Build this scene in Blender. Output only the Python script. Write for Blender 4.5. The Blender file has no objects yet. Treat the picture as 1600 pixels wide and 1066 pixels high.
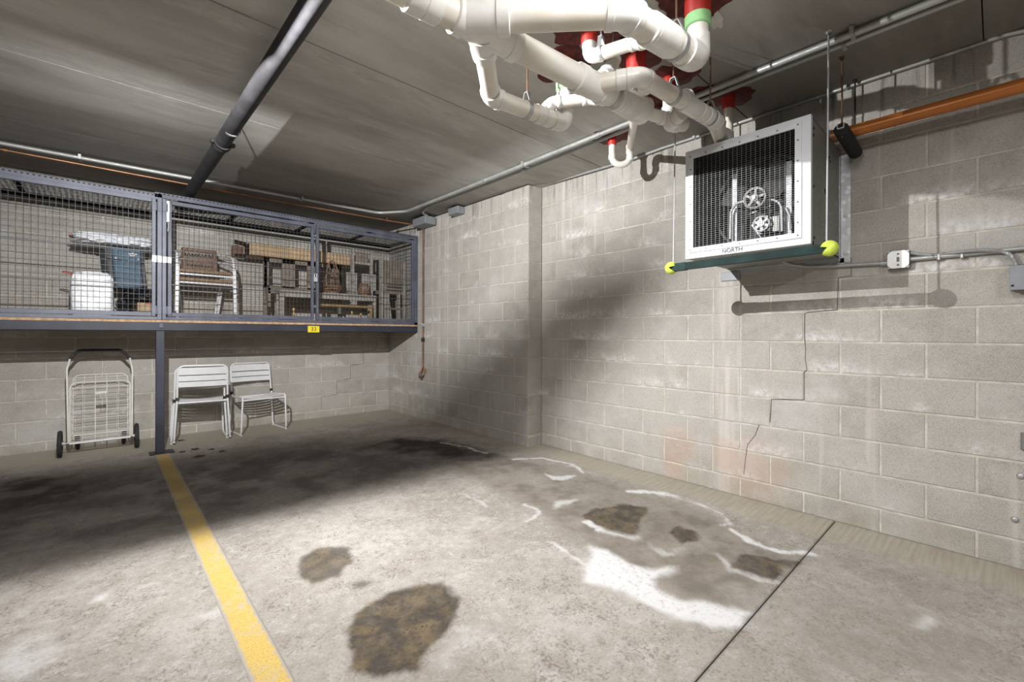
import bpy, math, random
import numpy as np
from mathutils import Vector, Matrix

random.seed(7); RNG = np.random.default_rng(11)
C = bpy.context.scene.collection
R = math.radians

# ------------------------------------------------------------------ camera
H = 1.172; YAW = 0.7442; F = 697.9; CY = 522.95; ROLL = 0.0027
cam = bpy.data.cameras.new('camera'); co = bpy.data.objects.new('camera', cam); C.objects.link(co)
cam.sensor_fit = 'HORIZONTAL'; cam.sensor_width = 36.0
cam.lens = F / 1600 * 36.0
cam.shift_y = -(533 - CY) / 1600
cam.clip_start = 0.02; cam.clip_end = 100
co.location = (0, 0, H)
co.rotation_mode = 'QUATERNION'
co.rotation_quaternion = (Matrix.Rotation(-YAW, 3, 'Z') @ Matrix.Rotation(math.pi / 2, 3, 'X') @ Matrix.Rotation(ROLL, 3, 'Z')).to_quaternion()
bpy.context.scene.camera = co

# ------------------------------------------------------------------ world, exposure, lamps
sc = bpy.context.scene
sc.view_settings.view_transform = 'Standard'; sc.view_settings.look = 'None'
sc.view_settings.gamma = 1.0; sc.view_settings.use_curve_mapping = False
sc.view_settings.exposure = 0.36
w = bpy.data.worlds.new('world'); sc.world = w; w.use_nodes = True
w.node_tree.nodes['Background'].inputs[0].default_value = (0.9, 0.95, 1, 1)
w.node_tree.nodes['Background'].inputs[1].default_value = 0.05

LAMP = Vector((0.0, 1.98, 2.50))
def spot(loc, target, power, size, blend, radius, color=(1, 1, 1)):
    l = bpy.data.lights.new('flood_lamp_light', 'SPOT'); o = bpy.data.objects.new('flood_lamp_light', l); C.objects.link(o)
    l.energy = power; l.spot_size = R(size); l.spot_blend = blend; l.shadow_soft_size = radius; l.color = color
    o.location = loc; d = Vector(target) - Vector(loc)
    o.rotation_euler = d.to_track_quat('-Z', 'Y').to_euler(); return o
def area(loc, target, power, sx, sy, color=(1, 1, 1)):
    l = bpy.data.lights.new('fill_light', 'AREA'); o = bpy.data.objects.new('fill_light', l); C.objects.link(o)
    l.energy = power; l.shape = 'RECTANGLE'; l.size = sx; l.size_y = sy; l.color = color
    o.location = loc; d = Vector(target) - Vector(loc)
    o.rotation_euler = d.to_track_quat('-Z', 'Y').to_euler(); return o
spot(LAMP, (3.0, 4.4, 1.4), 545, 172, 0.9, 0.008, (1.0, 0.992, 0.975))
area((-1.5, 0.2, 2.68), (-1.5, 0.2, 0), 50, 1.2, 0.25, (1.0, 0.98, 0.955))  # unseen fill lamps, added to lift the shaded parts
area((0.9, -1.6, 2.68), (0.9, -1.6, 0), 52, 1.2, 0.25, (1.0, 0.98, 0.955))
area((-3.5, 3.2, 2.68), (-3.5, 3.2, 0), 18, 1.2, 0.25, (1.0, 0.98, 0.955))

area((0.95, 0.50, 2.68), (0.95, 0.50, 0), 33, 1.0, 0.25, (1.0, 0.98, 0.955))  # added fill close to the pipes, brightens them and the fan front

# ------------------------------------------------------------------ photo measurement -> metres (a point on a known plane)
cs, sn = math.cos(YAW), math.sin(YAW)
def at(u, v, ax, val):
    du, dv = u - 800, v - CY
    cr, sr = math.cos(ROLL), math.sin(ROLL)
    X = (cr * du + sr * dv) / F; Z = -(-sr * du + cr * dv) / F
    r = Vector((cs * X + sn, -sn * X + cs, Z)); o = Vector((0, 0, H)); i = 'xyz'.index(ax)
    return o + r * ((val - o[i]) / r[i])
def fz(y): return -0.032 + 0.0075 * y            # the slab falls slightly towards the camera
def on_floor(u, v):
    p = at(u, v, 'z', 0)
    for _ in range(4): p = at(u, v, 'z', fz(p.y))
    return p

# ------------------------------------------------------------------ mesh builder
def frame_z(d):
    d = d.normalized(); up = Vector((0, 0, 1)) if abs(d.z) < 0.95 else Vector((1, 0, 0))
    a = up.cross(d).normalized(); return a, d.cross(a).normalized()
class MB:
    def __init__(s): s.v = []; s.f = []; s.sm = []
    def add(s, vs, fs, smooth=False):
        b = len(s.v); s.v += [tuple(p) for p in vs]
        s.f += [tuple(b + i for i in q) for q in fs]; s.sm += [smooth] * len(fs); return s
    def box(s, lo, hi, M=None, bev=0.0):
        lo = Vector(lo); hi = Vector(hi)
        if bev > 0: return s.bbox(lo, hi, M, bev)
        vs = [Vector((x, y, z)) for z in (lo.z, hi.z) for y in (lo.y, hi.y) for x in (lo.x, hi.x)]
        if M: vs = [M @ p for p in vs]
        return s.add(vs, [(0, 2, 3, 1), (4, 5, 7, 6), (0, 1, 5, 4), (2, 6, 7, 3), (0, 4, 6, 2), (1, 3, 7, 5)])
    def bbox(s, lo, hi, M, b):
        c = (lo + hi) / 2; h = (hi - lo) / 2; b = min(b, h.x * .9, h.y * .9, h.z * .9)
        vs = []; idx = {}
        for sx in (-1, 1):
            for sy in (-1, 1):
                for sz in (-1, 1):
                    for k in range(3):
                        e = [h.x - b, h.y - b, h.z - b]; e[k] = (h.x, h.y, h.z)[k]
                        idx[(sx, sy, sz, k)] = len(vs); vs.append(c + Vector((sx * e[0], sy * e[1], sz * e[2])))
        fs = []
        for k in range(3):
            i, j = [(1, 2), (2, 0), (0, 1)][k]
            for sg in (-1, 1):
                q = []
                for a, bb in ((-1, -1), (1, -1), (1, 1), (-1, 1)):
                    t = [0, 0, 0]; t[k] = sg; t[i] = a; t[j] = bb; q.append(idx[(t[0], t[1], t[2], k)])
                fs.append(tuple(q if sg > 0 else q[::-1]))
            for a in (-1, 1):
                for bb in (-1, 1):
                    q = []
                    for (sg, kk) in ((-1, i), (1, i), (1, j), (-1, j)):
                        t = [0, 0, 0]; t[k] = sg; t[i] = a; t[j] = bb; q.append(idx[(t[0], t[1], t[2], kk)])
                    fs.append(tuple(q))
        for sx in (-1, 1):
            for sy in (-1, 1):
                for sz in (-1, 1): fs.append(tuple(idx[(sx, sy, sz, k)] for k in range(3)))
        if M: vs = [M @ p for p in vs]
        return s.add(vs, fs)
    def bar(s, a, b, w, h, up=(0, 0, 1)):                 # rectangular bar from a to b
        a = Vector(a); b = Vector(b); d = (b - a).normalized(); up = Vector(up)
        if abs(d.dot(up)) > 0.98: up = Vector((0, 1, 0))
        x = d.cross(up).normalized() * (w / 2); z = x.cross(d).normalized() * (h / 2)
        vs = [p + i * x + j * z for p in (a, b) for i, j in ((-1, -1), (1, -1), (1, 1), (-1, 1))]
        return s.add(vs, [(3, 2, 1, 0), (4, 5, 6, 7)] + [(i, (i + 1) % 4, 4 + (i + 1) % 4, 4 + i) for i in range(4)])
    def tube(s, pts, r, n=10, caps=True, closed=False):
        pts = [Vector(p) for p in pts]; m = len(pts); rs = r if hasattr(r, '__len__') else [r] * m
        vs = []; a = None
        for i, p in enumerate(pts):
            if closed: d = (pts[(i + 1) % m] - pts[i - 1]).normalized()
            else: d = (pts[min(i + 1, m - 1)] - pts[max(i - 1, 0)]).normalized()
            if a is None: a, b = frame_z(d)
            else:
                a = (a - d * a.dot(d)).normalized(); b = d.cross(a)
            k = 1.0
            if 0 < i < m - 1:
                c = (pts[i] - pts[i - 1]).normalized().dot((pts[i + 1] - pts[i]).normalized()); k = 1.0
            for j in range(n):
                t = 2 * math.pi * j / n; vs.append(p + (a * math.cos(t) + b * math.sin(t)) * rs[i] * k)
        fs = []
        for i in range(m if closed else m - 1):
            i2 = (i + 1) % m
            for j in range(n): fs.append((i * n + j, i * n + (j + 1) % n, i2 * n + (j + 1) % n, i2 * n + j))
        s.add(vs, fs, True)
        if caps and not closed:
            s.add(vs[:n], [tuple(range(n))[::-1]]); s.add(vs[-n:], [tuple(range(n))])
        return s
    def cyl(s, a, b, r, n=16, r2=None): return s.tube([a, b], [r, r if r2 is None else r2], n)
    def ring(s, a, b, ro, ri, n=20):                      # hollow sleeve
        a = Vector(a); b = Vector(b); x, y = frame_z(b - a); vs = []
        for p in (a, b):
            for r in (ro, ri):
                for j in range(n):
                    t = 2 * math.pi * j / n; vs.append(p + (x * math.cos(t) + y * math.sin(t)) * r)
        fs = []
        for j in range(n):
            k = (j + 1) % n
            fs += [(j, k, 2 * n + k, 2 * n + j), (n + k, n + j, 3 * n + j, 3 * n + k), (k, j, n + j, n + k), (2 * n + j, 2 * n + k, 3 * n + k, 3 * n + j)]
        return s.add(vs, fs, True)
    def lathe(s, base, axis, prof, n=20):                 # prof: (radius, height)
        base = Vector(base); ax = Vector(axis).normalized(); x, y = frame_z(ax); vs = []
        for r, h in prof:
            for j in range(n):
                t = 2 * math.pi * j / n; vs.append(base + ax * h + (x * math.cos(t) + y * math.sin(t)) * r)
        fs = [(i * n + j, i * n + (j + 1) % n, (i + 1) * n + (j + 1) % n, (i + 1) * n + j) for i in range(len(prof) - 1) for j in range(n)]
        return s.add(vs, fs, True)
    def sphere(s, c, r, n=20, m=12, M=None, fn=None):
        c = Vector(c); vs = []
        for i in range(m + 1):
            ph = math.pi * i / m
            for j in range(n):
                t = 2 * math.pi * j / n; d = Vector((math.sin(ph) * math.cos(t), math.sin(ph) * math.sin(t), math.cos(ph)))
                p = d * r if not fn else fn(d)
                vs.append(c + p)
        fs = [(i * n + j, (i + 1) * n + j, (i + 1) * n + (j + 1) % n, i * n + (j + 1) % n) for i in range(m) for j in range(n)]
        return s.add(vs, fs, True)
    def mesh(s, name, off=Vector((0, 0, 0))):
        me = bpy.data.meshes.new(name)
        me.from_pydata([(x - off[0], y - off[1], z - off[2]) for x, y, z in s.v], [], s.f)
        me.polygons.foreach_set('use_smooth', s.sm); me.update(); me.set_sharp_from_angle(angle=R(40)); return me
    def build(s, name, mat, parent=None, kind=None, label=None):
        off = Vector((0, 0, 0)); q = parent
        while q is not None: off = off + Vector(q.location); q = q.parent
        me = s.mesh(name, off); me.materials.append(mat)
        o = bpy.data.objects.new(name, me); C.objects.link(o); o.parent = parent
        if kind: o['kind'] = kind
        if label: o['label'] = label
        return o
def fillet(pts, r, n=5):
    pts = [Vector(p) for p in pts]; rs = r if hasattr(r, '__len__') else [r] * len(pts); out = [pts[0]]
    for i in range(1, len(pts) - 1):
        a, p, b = pts[i - 1], pts[i], pts[i + 1]; u = (a - p); w_ = (b - p)
        ang = u.angle(w_); rr = rs[i]
        if rr < 1e-5 or abs(ang - math.pi) < 0.02: out.append(p); continue
        t = min(rr / math.tan(ang / 2), u.length * .49, w_.length * .49); rr = t * math.tan(ang / 2)
        u.normalize(); w_.normalize(); c = p + (u + w_).normalized() * (rr / math.sin(ang / 2))
        p0 = p + u * t; p1 = p + w_ * t; v0 = p0 - c; v1 = p1 - c; tot = v0.angle(v1); ax = v0.cross(v1).normalized()
        for k in range(n + 1): out.append(c + Matrix.Rotation(tot * k / n, 3, ax) @ v0)
    out.append(pts[-1]); return out
def thing(name, label, cat, loc=(0, 0, 0), group=None, rotz=0):
    o = bpy.data.objects.new(name, None); C.objects.link(o); o.empty_display_size = .1
    o.location = loc; o.rotation_euler.z = rotz; o['label'] = label; o['category'] = cat
    if group: o['group'] = group
    return o
def tag(o, label, cat, group=None):
    o['label'] = label; o['category'] = cat
    if group: o['group'] = group
    return o
def dup(root, loc=None, rotz=None, label=None):
    r = root.copy(); C.objects.link(r)
    if loc is not None: r.location = loc
    if rotz is not None: r.rotation_euler.z = rotz
    if label: r['label'] = label
    for ch in list(root.children):
        c = ch.copy(); C.objects.link(c); c.parent = r
        for g in list(ch.children): d = g.copy(); C.objects.link(d); d.parent = c
    return r
def text_part(name, body, size, M, mat, parent):
    cu = bpy.data.curves.new(name, 'FONT'); cu.body = body; cu.size = size; cu.align_x = 'CENTER'; cu.align_y = 'CENTER'; cu.extrude = 0.0006
    to = bpy.data.objects.new(name + '_tmp', cu); C.objects.link(to)
    dg = bpy.context.evaluated_depsgraph_get(); dg.update()
    me = bpy.data.meshes.new_from_object(to.evaluated_get(dg)); bpy.data.objects.remove(to)
    off = Vector((0, 0, 0)); q = parent
    while q is not None: off = off + Vector(q.location); q = q.parent
    me.transform(Matrix.Translation(-off) @ M); me.materials.clear(); me.materials.append(mat)
    o = bpy.data.objects.new(name, me); C.objects.link(o); o.parent = parent; return o

# ------------------------------------------------------------------ materials
class NT:
    def __init__(s, name, rough=.6, metal=0.0, spec=.5):
        s.m = bpy.data.materials.new(name); s.m.use_nodes = True; s.t = s.m.node_tree; s.n = s.t.nodes
        s.b = s.n['Principled BSDF']; s.b.inputs['Roughness'].default_value = rough; s.b.inputs['Metallic'].default_value = metal
        s.b.inputs['Specular IOR Level'].default_value = spec
    def link(s, a, b): s.t.links.new(a, b)
    def pos(s):
        g = s.n.new('ShaderNodeNewGeometry'); return g.outputs['Position']
    def obj(s): return s.n.new('ShaderNodeTexCoord').outputs['Object']
    def rand(s): return s.n.new('ShaderNodeObjectInfo').outputs['Random']
    def attr(s, n): a = s.n.new('ShaderNodeAttribute'); a.attribute_name = n; return a.outputs['Fac']
    def scale(s, vec, sc_, off=(0, 0, 0)):
        m = s.n.new('ShaderNodeMapping'); m.inputs['Scale'].default_value = sc_; m.inputs['Location'].default_value = off; s.link(vec, m.inputs[0]); return m.outputs[0]
    def noise(s, vec, sc_, det=4, rough=.55, dist=0):
        t = s.n.new('ShaderNodeTexNoise'); t.inputs['Scale'].default_value = sc_; t.inputs['Detail'].default_value = det
        t.inputs['Roughness'].default_value = rough; t.inputs['Distortion'].default_value = dist; s.link(vec, t.inputs['Vector']); return t.outputs['Fac']
    def vor(s, vec, sc_):
        t = s.n.new('ShaderNodeTexVoronoi'); t.inputs['Scale'].default_value = sc_; s.link(vec, t.inputs['Vector']); return t.outputs['Distance']
    def math(s, op, a, b=0.0, c=None, clamp=False):
        m = s.n.new('ShaderNodeMath'); m.operation = op; m.use_clamp = clamp
        for i, x in enumerate((a, b) if c is None else (a, b, c)):
            if isinstance(x, (int, float)): m.inputs[i].default_value = x
            else: s.link(x, m.inputs[i])
        return m.outputs[0]
    def ss(s, x, lo, hi, o0=0.0, o1=1.0):
        m = s.n.new('ShaderNodeMapRange'); m.interpolation_type = 'SMOOTHSTEP'; s.link(x, m.inputs[0])
        for i, v in enumerate((lo, hi, o0, o1)): m.inputs[i + 1].default_value = v
        return m.outputs[0]
    def mix(s, f, a, b, mode='MIX'):
        m = s.n.new('ShaderNodeMix'); m.data_type = 'RGBA'; m.blend_type = mode
        for i, x in ((0, f), (6, a), (7, b)):
            if isinstance(x, (int, float)): m.inputs[i].default_value = x
            elif isinstance(x, tuple): m.inputs[i].default_value = (*x, 1)
            else: s.link(x, m.inputs[i])
        return m.outputs[2]
    def sep(s, vec): m = s.n.new('ShaderNodeSeparateXYZ'); s.link(vec, m.inputs[0]); return m.outputs
    def dist(s, vec, p):
        m = s.n.new('ShaderNodeVectorMath'); m.operation = 'DISTANCE'; s.link(vec, m.inputs[0]); m.inputs[1].default_value = p; return m.outputs['Value']
    def bump(s, h, strength=.3, d=.01):
        b = s.n.new('ShaderNodeBump'); b.inputs['Strength'].default_value = strength; b.inputs['Distance'].default_value = d
        s.link(h, b.inputs['Height']); s.link(b.outputs[0], s.b.inputs['Normal'])
    def col(s, c):
        if isinstance(c, tuple): s.b.inputs['Base Color'].default_value = (*c, 1)
        else: s.link(c, s.b.inputs['Base Color'])
    def rough(s, x): s.link(x, s.b.inputs['Roughness'])

def simple(name, c, rough=.5, metal=0.0, var=.12, sc_=14, bump=0.0, spec=.5):
    t = NT(name, rough, metal, spec); p = t.obj(); n = t.noise(p, sc_, 5)
    t.col(t.mix(t.ss(n, .35, .7), tuple(x * (1 - var) for x in c), tuple(min(1, x * (1 + var)) for x in c)))
    if bump: t.bump(t.noise(p, sc_ * 6, 3), bump, .004)
    return t.m
COURSE0 = 1.1281; U = .2032
def block_mat():
    t = NT('concrete_block', .93, 0, .2); p = t.pos(); z = t.sep(p)[2]
    fine = t.noise(p, 260, 3, .7); mid = t.noise(p, 7, 5); big = t.noise(p, 1.1, 4, .6)
    c = t.mix(t.rand(), (.355, .332, .300), (.440, .420, .390))
    c = t.mix(t.ss(mid, .3, .75), c, (.47, .445, .41))
    c = t.mix(t.math('MULTIPLY', t.ss(fine, .48, .72), .6), c, (.62, .60, .56))
    c = t.mix(t.math('MULTIPLY', t.ss(fine, .5, .3), .6), c, (.15, .135, .117))
    # efflorescence sitting on the lower edge of the courses
    fr = t.math('FRACT', t.math('MULTIPLY_ADD', z, 1 / U, -COURSE0 / U + 40))
    low = t.ss(fr, .62, .05)
    eff = t.math('MULTIPLY', t.math('MULTIPLY', low, t.ss(t.noise(p, 1.9, 4, .6), .52, .66)), t.ss(t.noise(p, 26, 6, .7), .34, .62))
    c = t.mix(t.math('MULTIPLY', eff, .85), c, (.74, .73, .73))
    haze = t.ss(t.noise(t.scale(p, (1, 1, 1.3), (3, 1, 7)), 1.6, 5, .6), .5, .72)
    c = t.mix(t.math('MULTIPLY', haze, .32), c, (.60, .60, .61))
    # pale and dark runs down the face
    run = t.noise(t.scale(p, (9, 9, .35)), 1.0, 3, .6)
    c = t.mix(t.math('MULTIPLY', t.ss(run, .62, .74), .35), c, (.68, .65, .61))
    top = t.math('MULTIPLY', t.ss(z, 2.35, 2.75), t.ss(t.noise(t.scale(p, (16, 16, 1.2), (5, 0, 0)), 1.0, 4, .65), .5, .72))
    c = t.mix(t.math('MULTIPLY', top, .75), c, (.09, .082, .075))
    yy_ = t.sep(p)[1]
    for y0, hw, z0, z1, am in ((1.395, .075, -.2, 1.66, .55), (1.30, .022, .2, 1.64, .45), (1.50, .02, .4, 1.62, .35), (3.02, .035, 1.9, 2.75, .5), (2.93, .02, 2.1, 2.75, .4), (4.83, .03, -.2, 2.7, .5), (4.99, .05, .2, 2.72, .4), (5.12, .03, .8, 2.72, .35), (2.62, .02, 1.9, 2.4, .45)):
        dd = t.math('ABSOLUTE', t.math('ADD', t.math('SUBTRACT', yy_, y0), t.math('MULTIPLY_ADD', t.noise(t.scale(p, (4, 4, .8)), 1.5, 4), .10, -.05)))
        mk = t.math('MULTIPLY', t.math('MULTIPLY', t.ss(dd, hw, hw * .3), t.ss(t.noise(t.scale(p, (30, 30, 1.5)), 1.0, 4, .7), .34, .6)), t.math('MULTIPLY', t.ss(z, z0, z0 + .15), t.ss(z, z1 + .02, z1 - .05)))
        c = t.mix(t.math('MULTIPLY', mk, am), c, (.66, .625, .585))
    # damp grime at the foot, reddish dust where the wall was patched
    foot = t.math('MULTIPLY', t.ss(z, .28, -.03), t.ss(t.noise(p, 5, 5, .65), .36, .68))
    c = t.mix(t.math('MULTIPLY', foot, .45), c, (.30, .275, .20))
    for q, r, s_ in (((3.5, 1.78, .27), .26, .36), ((3.5, 1.80, .07), .13, .45), ((3.5, 1.20, .20), .34, .38), ((3.5, 1.42, .26), .16, .3)):
        d = t.math('ADD', t.dist(p, q), t.math('MULTIPLY_ADD', t.noise(p, 7, 4), .22, -.11))
        c = t.mix(t.math('MULTIPLY', t.ss(d, r, r * .25), s_), c, (.50, .33, .25))
    d = t.math('ADD', t.dist(p, (3.27, 5.33, .665)), t.math('MULTIPLY_ADD', t.noise(p, 30, 5, .7), .12, -.06))
    c = t.mix(t.math('MULTIPLY', t.ss(d, .075, .03), .85), c, (.30, .155, .05))
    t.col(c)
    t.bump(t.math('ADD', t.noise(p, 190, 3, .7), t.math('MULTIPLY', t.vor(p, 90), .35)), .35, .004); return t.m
def mortar_mat():
    t = NT('mortar', .95, 0, .15); p = t.pos(); n = t.noise(p, 12, 5)
    c = t.mix(t.ss(n, .3, .7), (.47, .44, .39), (.63, .60, .545))
    z = t.sep(p)[2]
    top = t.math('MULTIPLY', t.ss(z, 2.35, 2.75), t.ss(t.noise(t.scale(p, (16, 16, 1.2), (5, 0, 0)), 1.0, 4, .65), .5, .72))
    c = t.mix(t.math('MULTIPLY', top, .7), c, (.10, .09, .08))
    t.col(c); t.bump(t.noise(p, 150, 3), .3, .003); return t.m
def ceiling_mat():
    t = NT('ceiling_concrete', .9, 0, .25); p = t.pos()
    wv = t.n.new('ShaderNodeVectorMath'); wv.operation = 'ADD'; t.link(p, wv.inputs[0])
    nz = t.n.new('ShaderNodeTexNoise'); nz.inputs['Scale'].default_value = .9; nz.inputs['Detail'].default_value = 3; t.link(p, nz.inputs['Vector'])
    sc2 = t.n.new('ShaderNodeVectorMath'); sc2.operation = 'SCALE'; sc2.inputs['Scale'].default_value = .35; t.link(nz.outputs['Color'], sc2.inputs[0]); t.link(sc2.outputs[0], wv.inputs[1]); q = wv.outputs[0]
    st = t.noise(t.scale(q, (.5, 2.0, 1)), 1.0, 7, .58); st2 = t.noise(t.scale(q, (1.1, 9, 1), (4, 4, 0)), 1.0, 6, .62); fine = t.noise(p, 150, 4, .7)
    c = t.mix(t.ss(st, .32, .68), (.40, .385, .36), (.61, .60, .575))
    c = t.mix(t.math('MULTIPLY', t.ss(st2, .5, .74), .42), c, (.64, .635, .615))
    c = t.mix(t.math('MULTIPLY', t.ss(st2, .46, .28), .35), c, (.27, .252, .228))
    c = t.mix(t.math('MULTIPLY', t.ss(t.noise(t.scale(p, (1, 1.8, 1)), 2.2, 6, .65), .56, .72), .35), c, (.46, .48, .415))
    c = t.mix(t.math('MULTIPLY', t.ss(t.noise(t.scale(p, (.8, 2.6, 1), (2, 9, 0)), 1.2, 6, .7), .56, .70), .5), c, (.70, .69, .675))
    c = t.mix(t.math('MULTIPLY', t.ss(fine, .54, .8), .5), c, (.17, .16, .145))
    y = t.sep(p)[1]; x = t.sep(p)[0]
    for yy, wd, am in ((3.70, .20, .55), (4.90, .14, .35), (2.62, .10, .4), (3.25, .16, .35), (1.95, .2, .35)):
        dd = t.math('ABSOLUTE', t.math('ADD', t.math('SUBTRACT', y, yy), t.math('MULTIPLY_ADD', t.noise(p, 2.0, 4), .30, -.15)))
        c = t.mix(t.math('MULTIPLY', t.math('MULTIPLY', t.ss(dd, wd, 0), t.ss(t.noise(t.scale(p, (3, 9, 1)), 1.6, 7, .75), .42, .62)), am), c, (.72, .715, .70))
    # browner and darker towards the far wall and along the right wall
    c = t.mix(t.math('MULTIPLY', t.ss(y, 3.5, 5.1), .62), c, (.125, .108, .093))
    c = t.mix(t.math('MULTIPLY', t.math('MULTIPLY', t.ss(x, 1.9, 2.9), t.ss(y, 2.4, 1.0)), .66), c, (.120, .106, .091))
    c = t.mix(t.math('MULTIPLY', t.math('MULTIPLY', t.ss(x, 3.0, 3.25), t.ss(st2, .45, .6)), .3), c, (.30, .27, .22))
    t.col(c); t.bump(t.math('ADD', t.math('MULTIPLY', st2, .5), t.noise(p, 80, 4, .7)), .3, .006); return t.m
def floor_mat():
    t = NT('floor_concrete', .88, 0, .3); p = t.pos()
    big = t.noise(p, 1.3, 6, .62); mid = t.noise(p, 6, 7, .7); fine = t.noise(p, 130, 4, .7); grit = t.vor(p, 85); mot = t.noise(p, 22, 6, .72)
    c = t.mix(t.ss(big, .32, .68), (.318, .290, .258), (.420, .394, .362))
    c = t.mix(t.math('MULTIPLY', t.ss(mid, .46, .70), .55), c, (.262, .230, .196))
    c = t.mix(t.math('MULTIPLY', t.ss(mot, .50, .68), .50), c, (.235, .210, .182))
    c = t.mix(t.math('MULTIPLY', t.ss(mot, .48, .34), .50), c, (.50, .48, .455))
    c = t.mix(t.math('MULTIPLY', t.ss(t.noise(p, 3.1, 7, .74, .6), .54, .66), .45), c, (.52, .503, .48))
    c = t.mix(t.math('MULTIPLY', t.ss(fine, .52, .70), .6), c, (.165, .145, .122))
    c = t.mix(t.math('MULTIPLY', t.ss(grit, .20, .07), .5), c, (.62, .60, .57))
    c = t.mix(t.math('MULTIPLY', t.math('MULTIPLY', t.ss(grit, .62, .75), t.ss(mid, .4, .6)), .5), c, (.12, .105, .09))
    brd = t.noise(t.scale(p, (3, 60, 1)), 1, 3, .5)
    cl = t.attr('clean')
    c = t.mix(t.math('MULTIPLY', cl, .85), c, t.mix(t.ss(brd, .3, .7), (.345, .312, .252), (.42, .385, .318)))
    dp = t.attr('damp')
    c = t.mix(t.math('MULTIPLY', dp, .95), c, t.mix(t.ss(mid, .35, .7), (.165, .142, .117), (.275, .245, .21)))
    oil_shade = t.attr('oil_shade')
    c = t.mix(oil_shade, c, t.mix(t.ss(t.noise(p, 9, 6, .7), .42, .7), (.024, .020, .017), (.060, .050, .041)))
    wet = t.attr('wet')
    wc = t.mix(t.ss(t.noise(p, 11, 5, .7), .38, .7), (.034, .027, .020), (.140, .099, .052))
    wc = t.mix(t.ss(t.vor(p, 42), .34, .12), wc, (.035, .029, .024))
    c = t.mix(t.math('MULTIPLY', wet, .92), c, wc)
    salt = t.math('MULTIPLY', t.attr('salt'), t.ss(t.noise(p, 38, 7, .8), .24, .52))
    c = t.mix(t.math('MULTIPLY', salt, .95), c, (.68, .68, .695))
    t.col(c)
    t.rough(t.math('SUBTRACT', .86, t.math('MULTIPLY', wet, .25)))
    h = t.math('ADD', t.noise(p, 150, 4, .7), t.math('MULTIPLY', t.math('MULTIPLY', wet, 2.2), t.vor(p, 42)))
    t.bump(h, .35, .005); return t.m
def line_mat():
    t = NT('yellow_paint', .8, 0, .3); p = t.pos()
    n = t.noise(p, 40, 6, .75); b = t.noise(p, 5, 5, .65)
    c = t.mix(t.ss(t.noise(p, 120, 3), .3, .7), (.50, .345, .082), (.60, .445, .165))
    wear = t.math('MULTIPLY', t.ss(b, .46, .66), t.ss(n, .42, .62))
    c = t.mix(t.math('MULTIPLY', wear, .75), c, (.42, .39, .35))
    e = t.math('SUBTRACT', 1.0, t.attr('core'))
    e = t.ss(t.math('ADD', e, t.math('MULTIPLY_ADD', t.noise(p, 34, 6, .75), .9, -.45)), .72, .86)
    c = t.mix(e, c, (.38, .35, .315))
    c = t.mix(t.math('MULTIPLY', t.attr('oil_shade'), .8), c, (.075, .058, .03))
    t.col(c); t.bump(n, .3, .003); return t.m
def galv(name, c, rough=.42, metal=.75):
    t = NT(name, rough, metal); p = t.obj(); v = t.vor(p, 30); n = t.noise(p, 5, 5)
    t.col(t.mix(t.ss(n, .3, .7), tuple(x * .85 for x in c), c)); t.rough(t.ss(v, 0, .6, rough - .08, rough + .14)); return t.m
def pvc_mat():
    t = NT('white_pvc', .32, 0, .5); p = t.pos(); n = t.noise(p, 5, 5, .6)
    c = t.mix(t.ss(n, .35, .72), (.80, .775, .72), (.72, .67, .58))
    c = t.mix(t.math('MULTIPLY', t.ss(t.noise(p, 60, 4), .6, .75), .35), c, (.52, .47, .40)); t.col(c); return t.m
def foil(name, c, rough, sc_, st):
    t = NT(name, rough, 0, .5); p = t.pos(); t.col(c)
    t.bump(t.math('ADD', t.noise(p, sc_, 4, .6, 1.2), t.vor(p, sc_ * .8)), st, .02); return t.m
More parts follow.
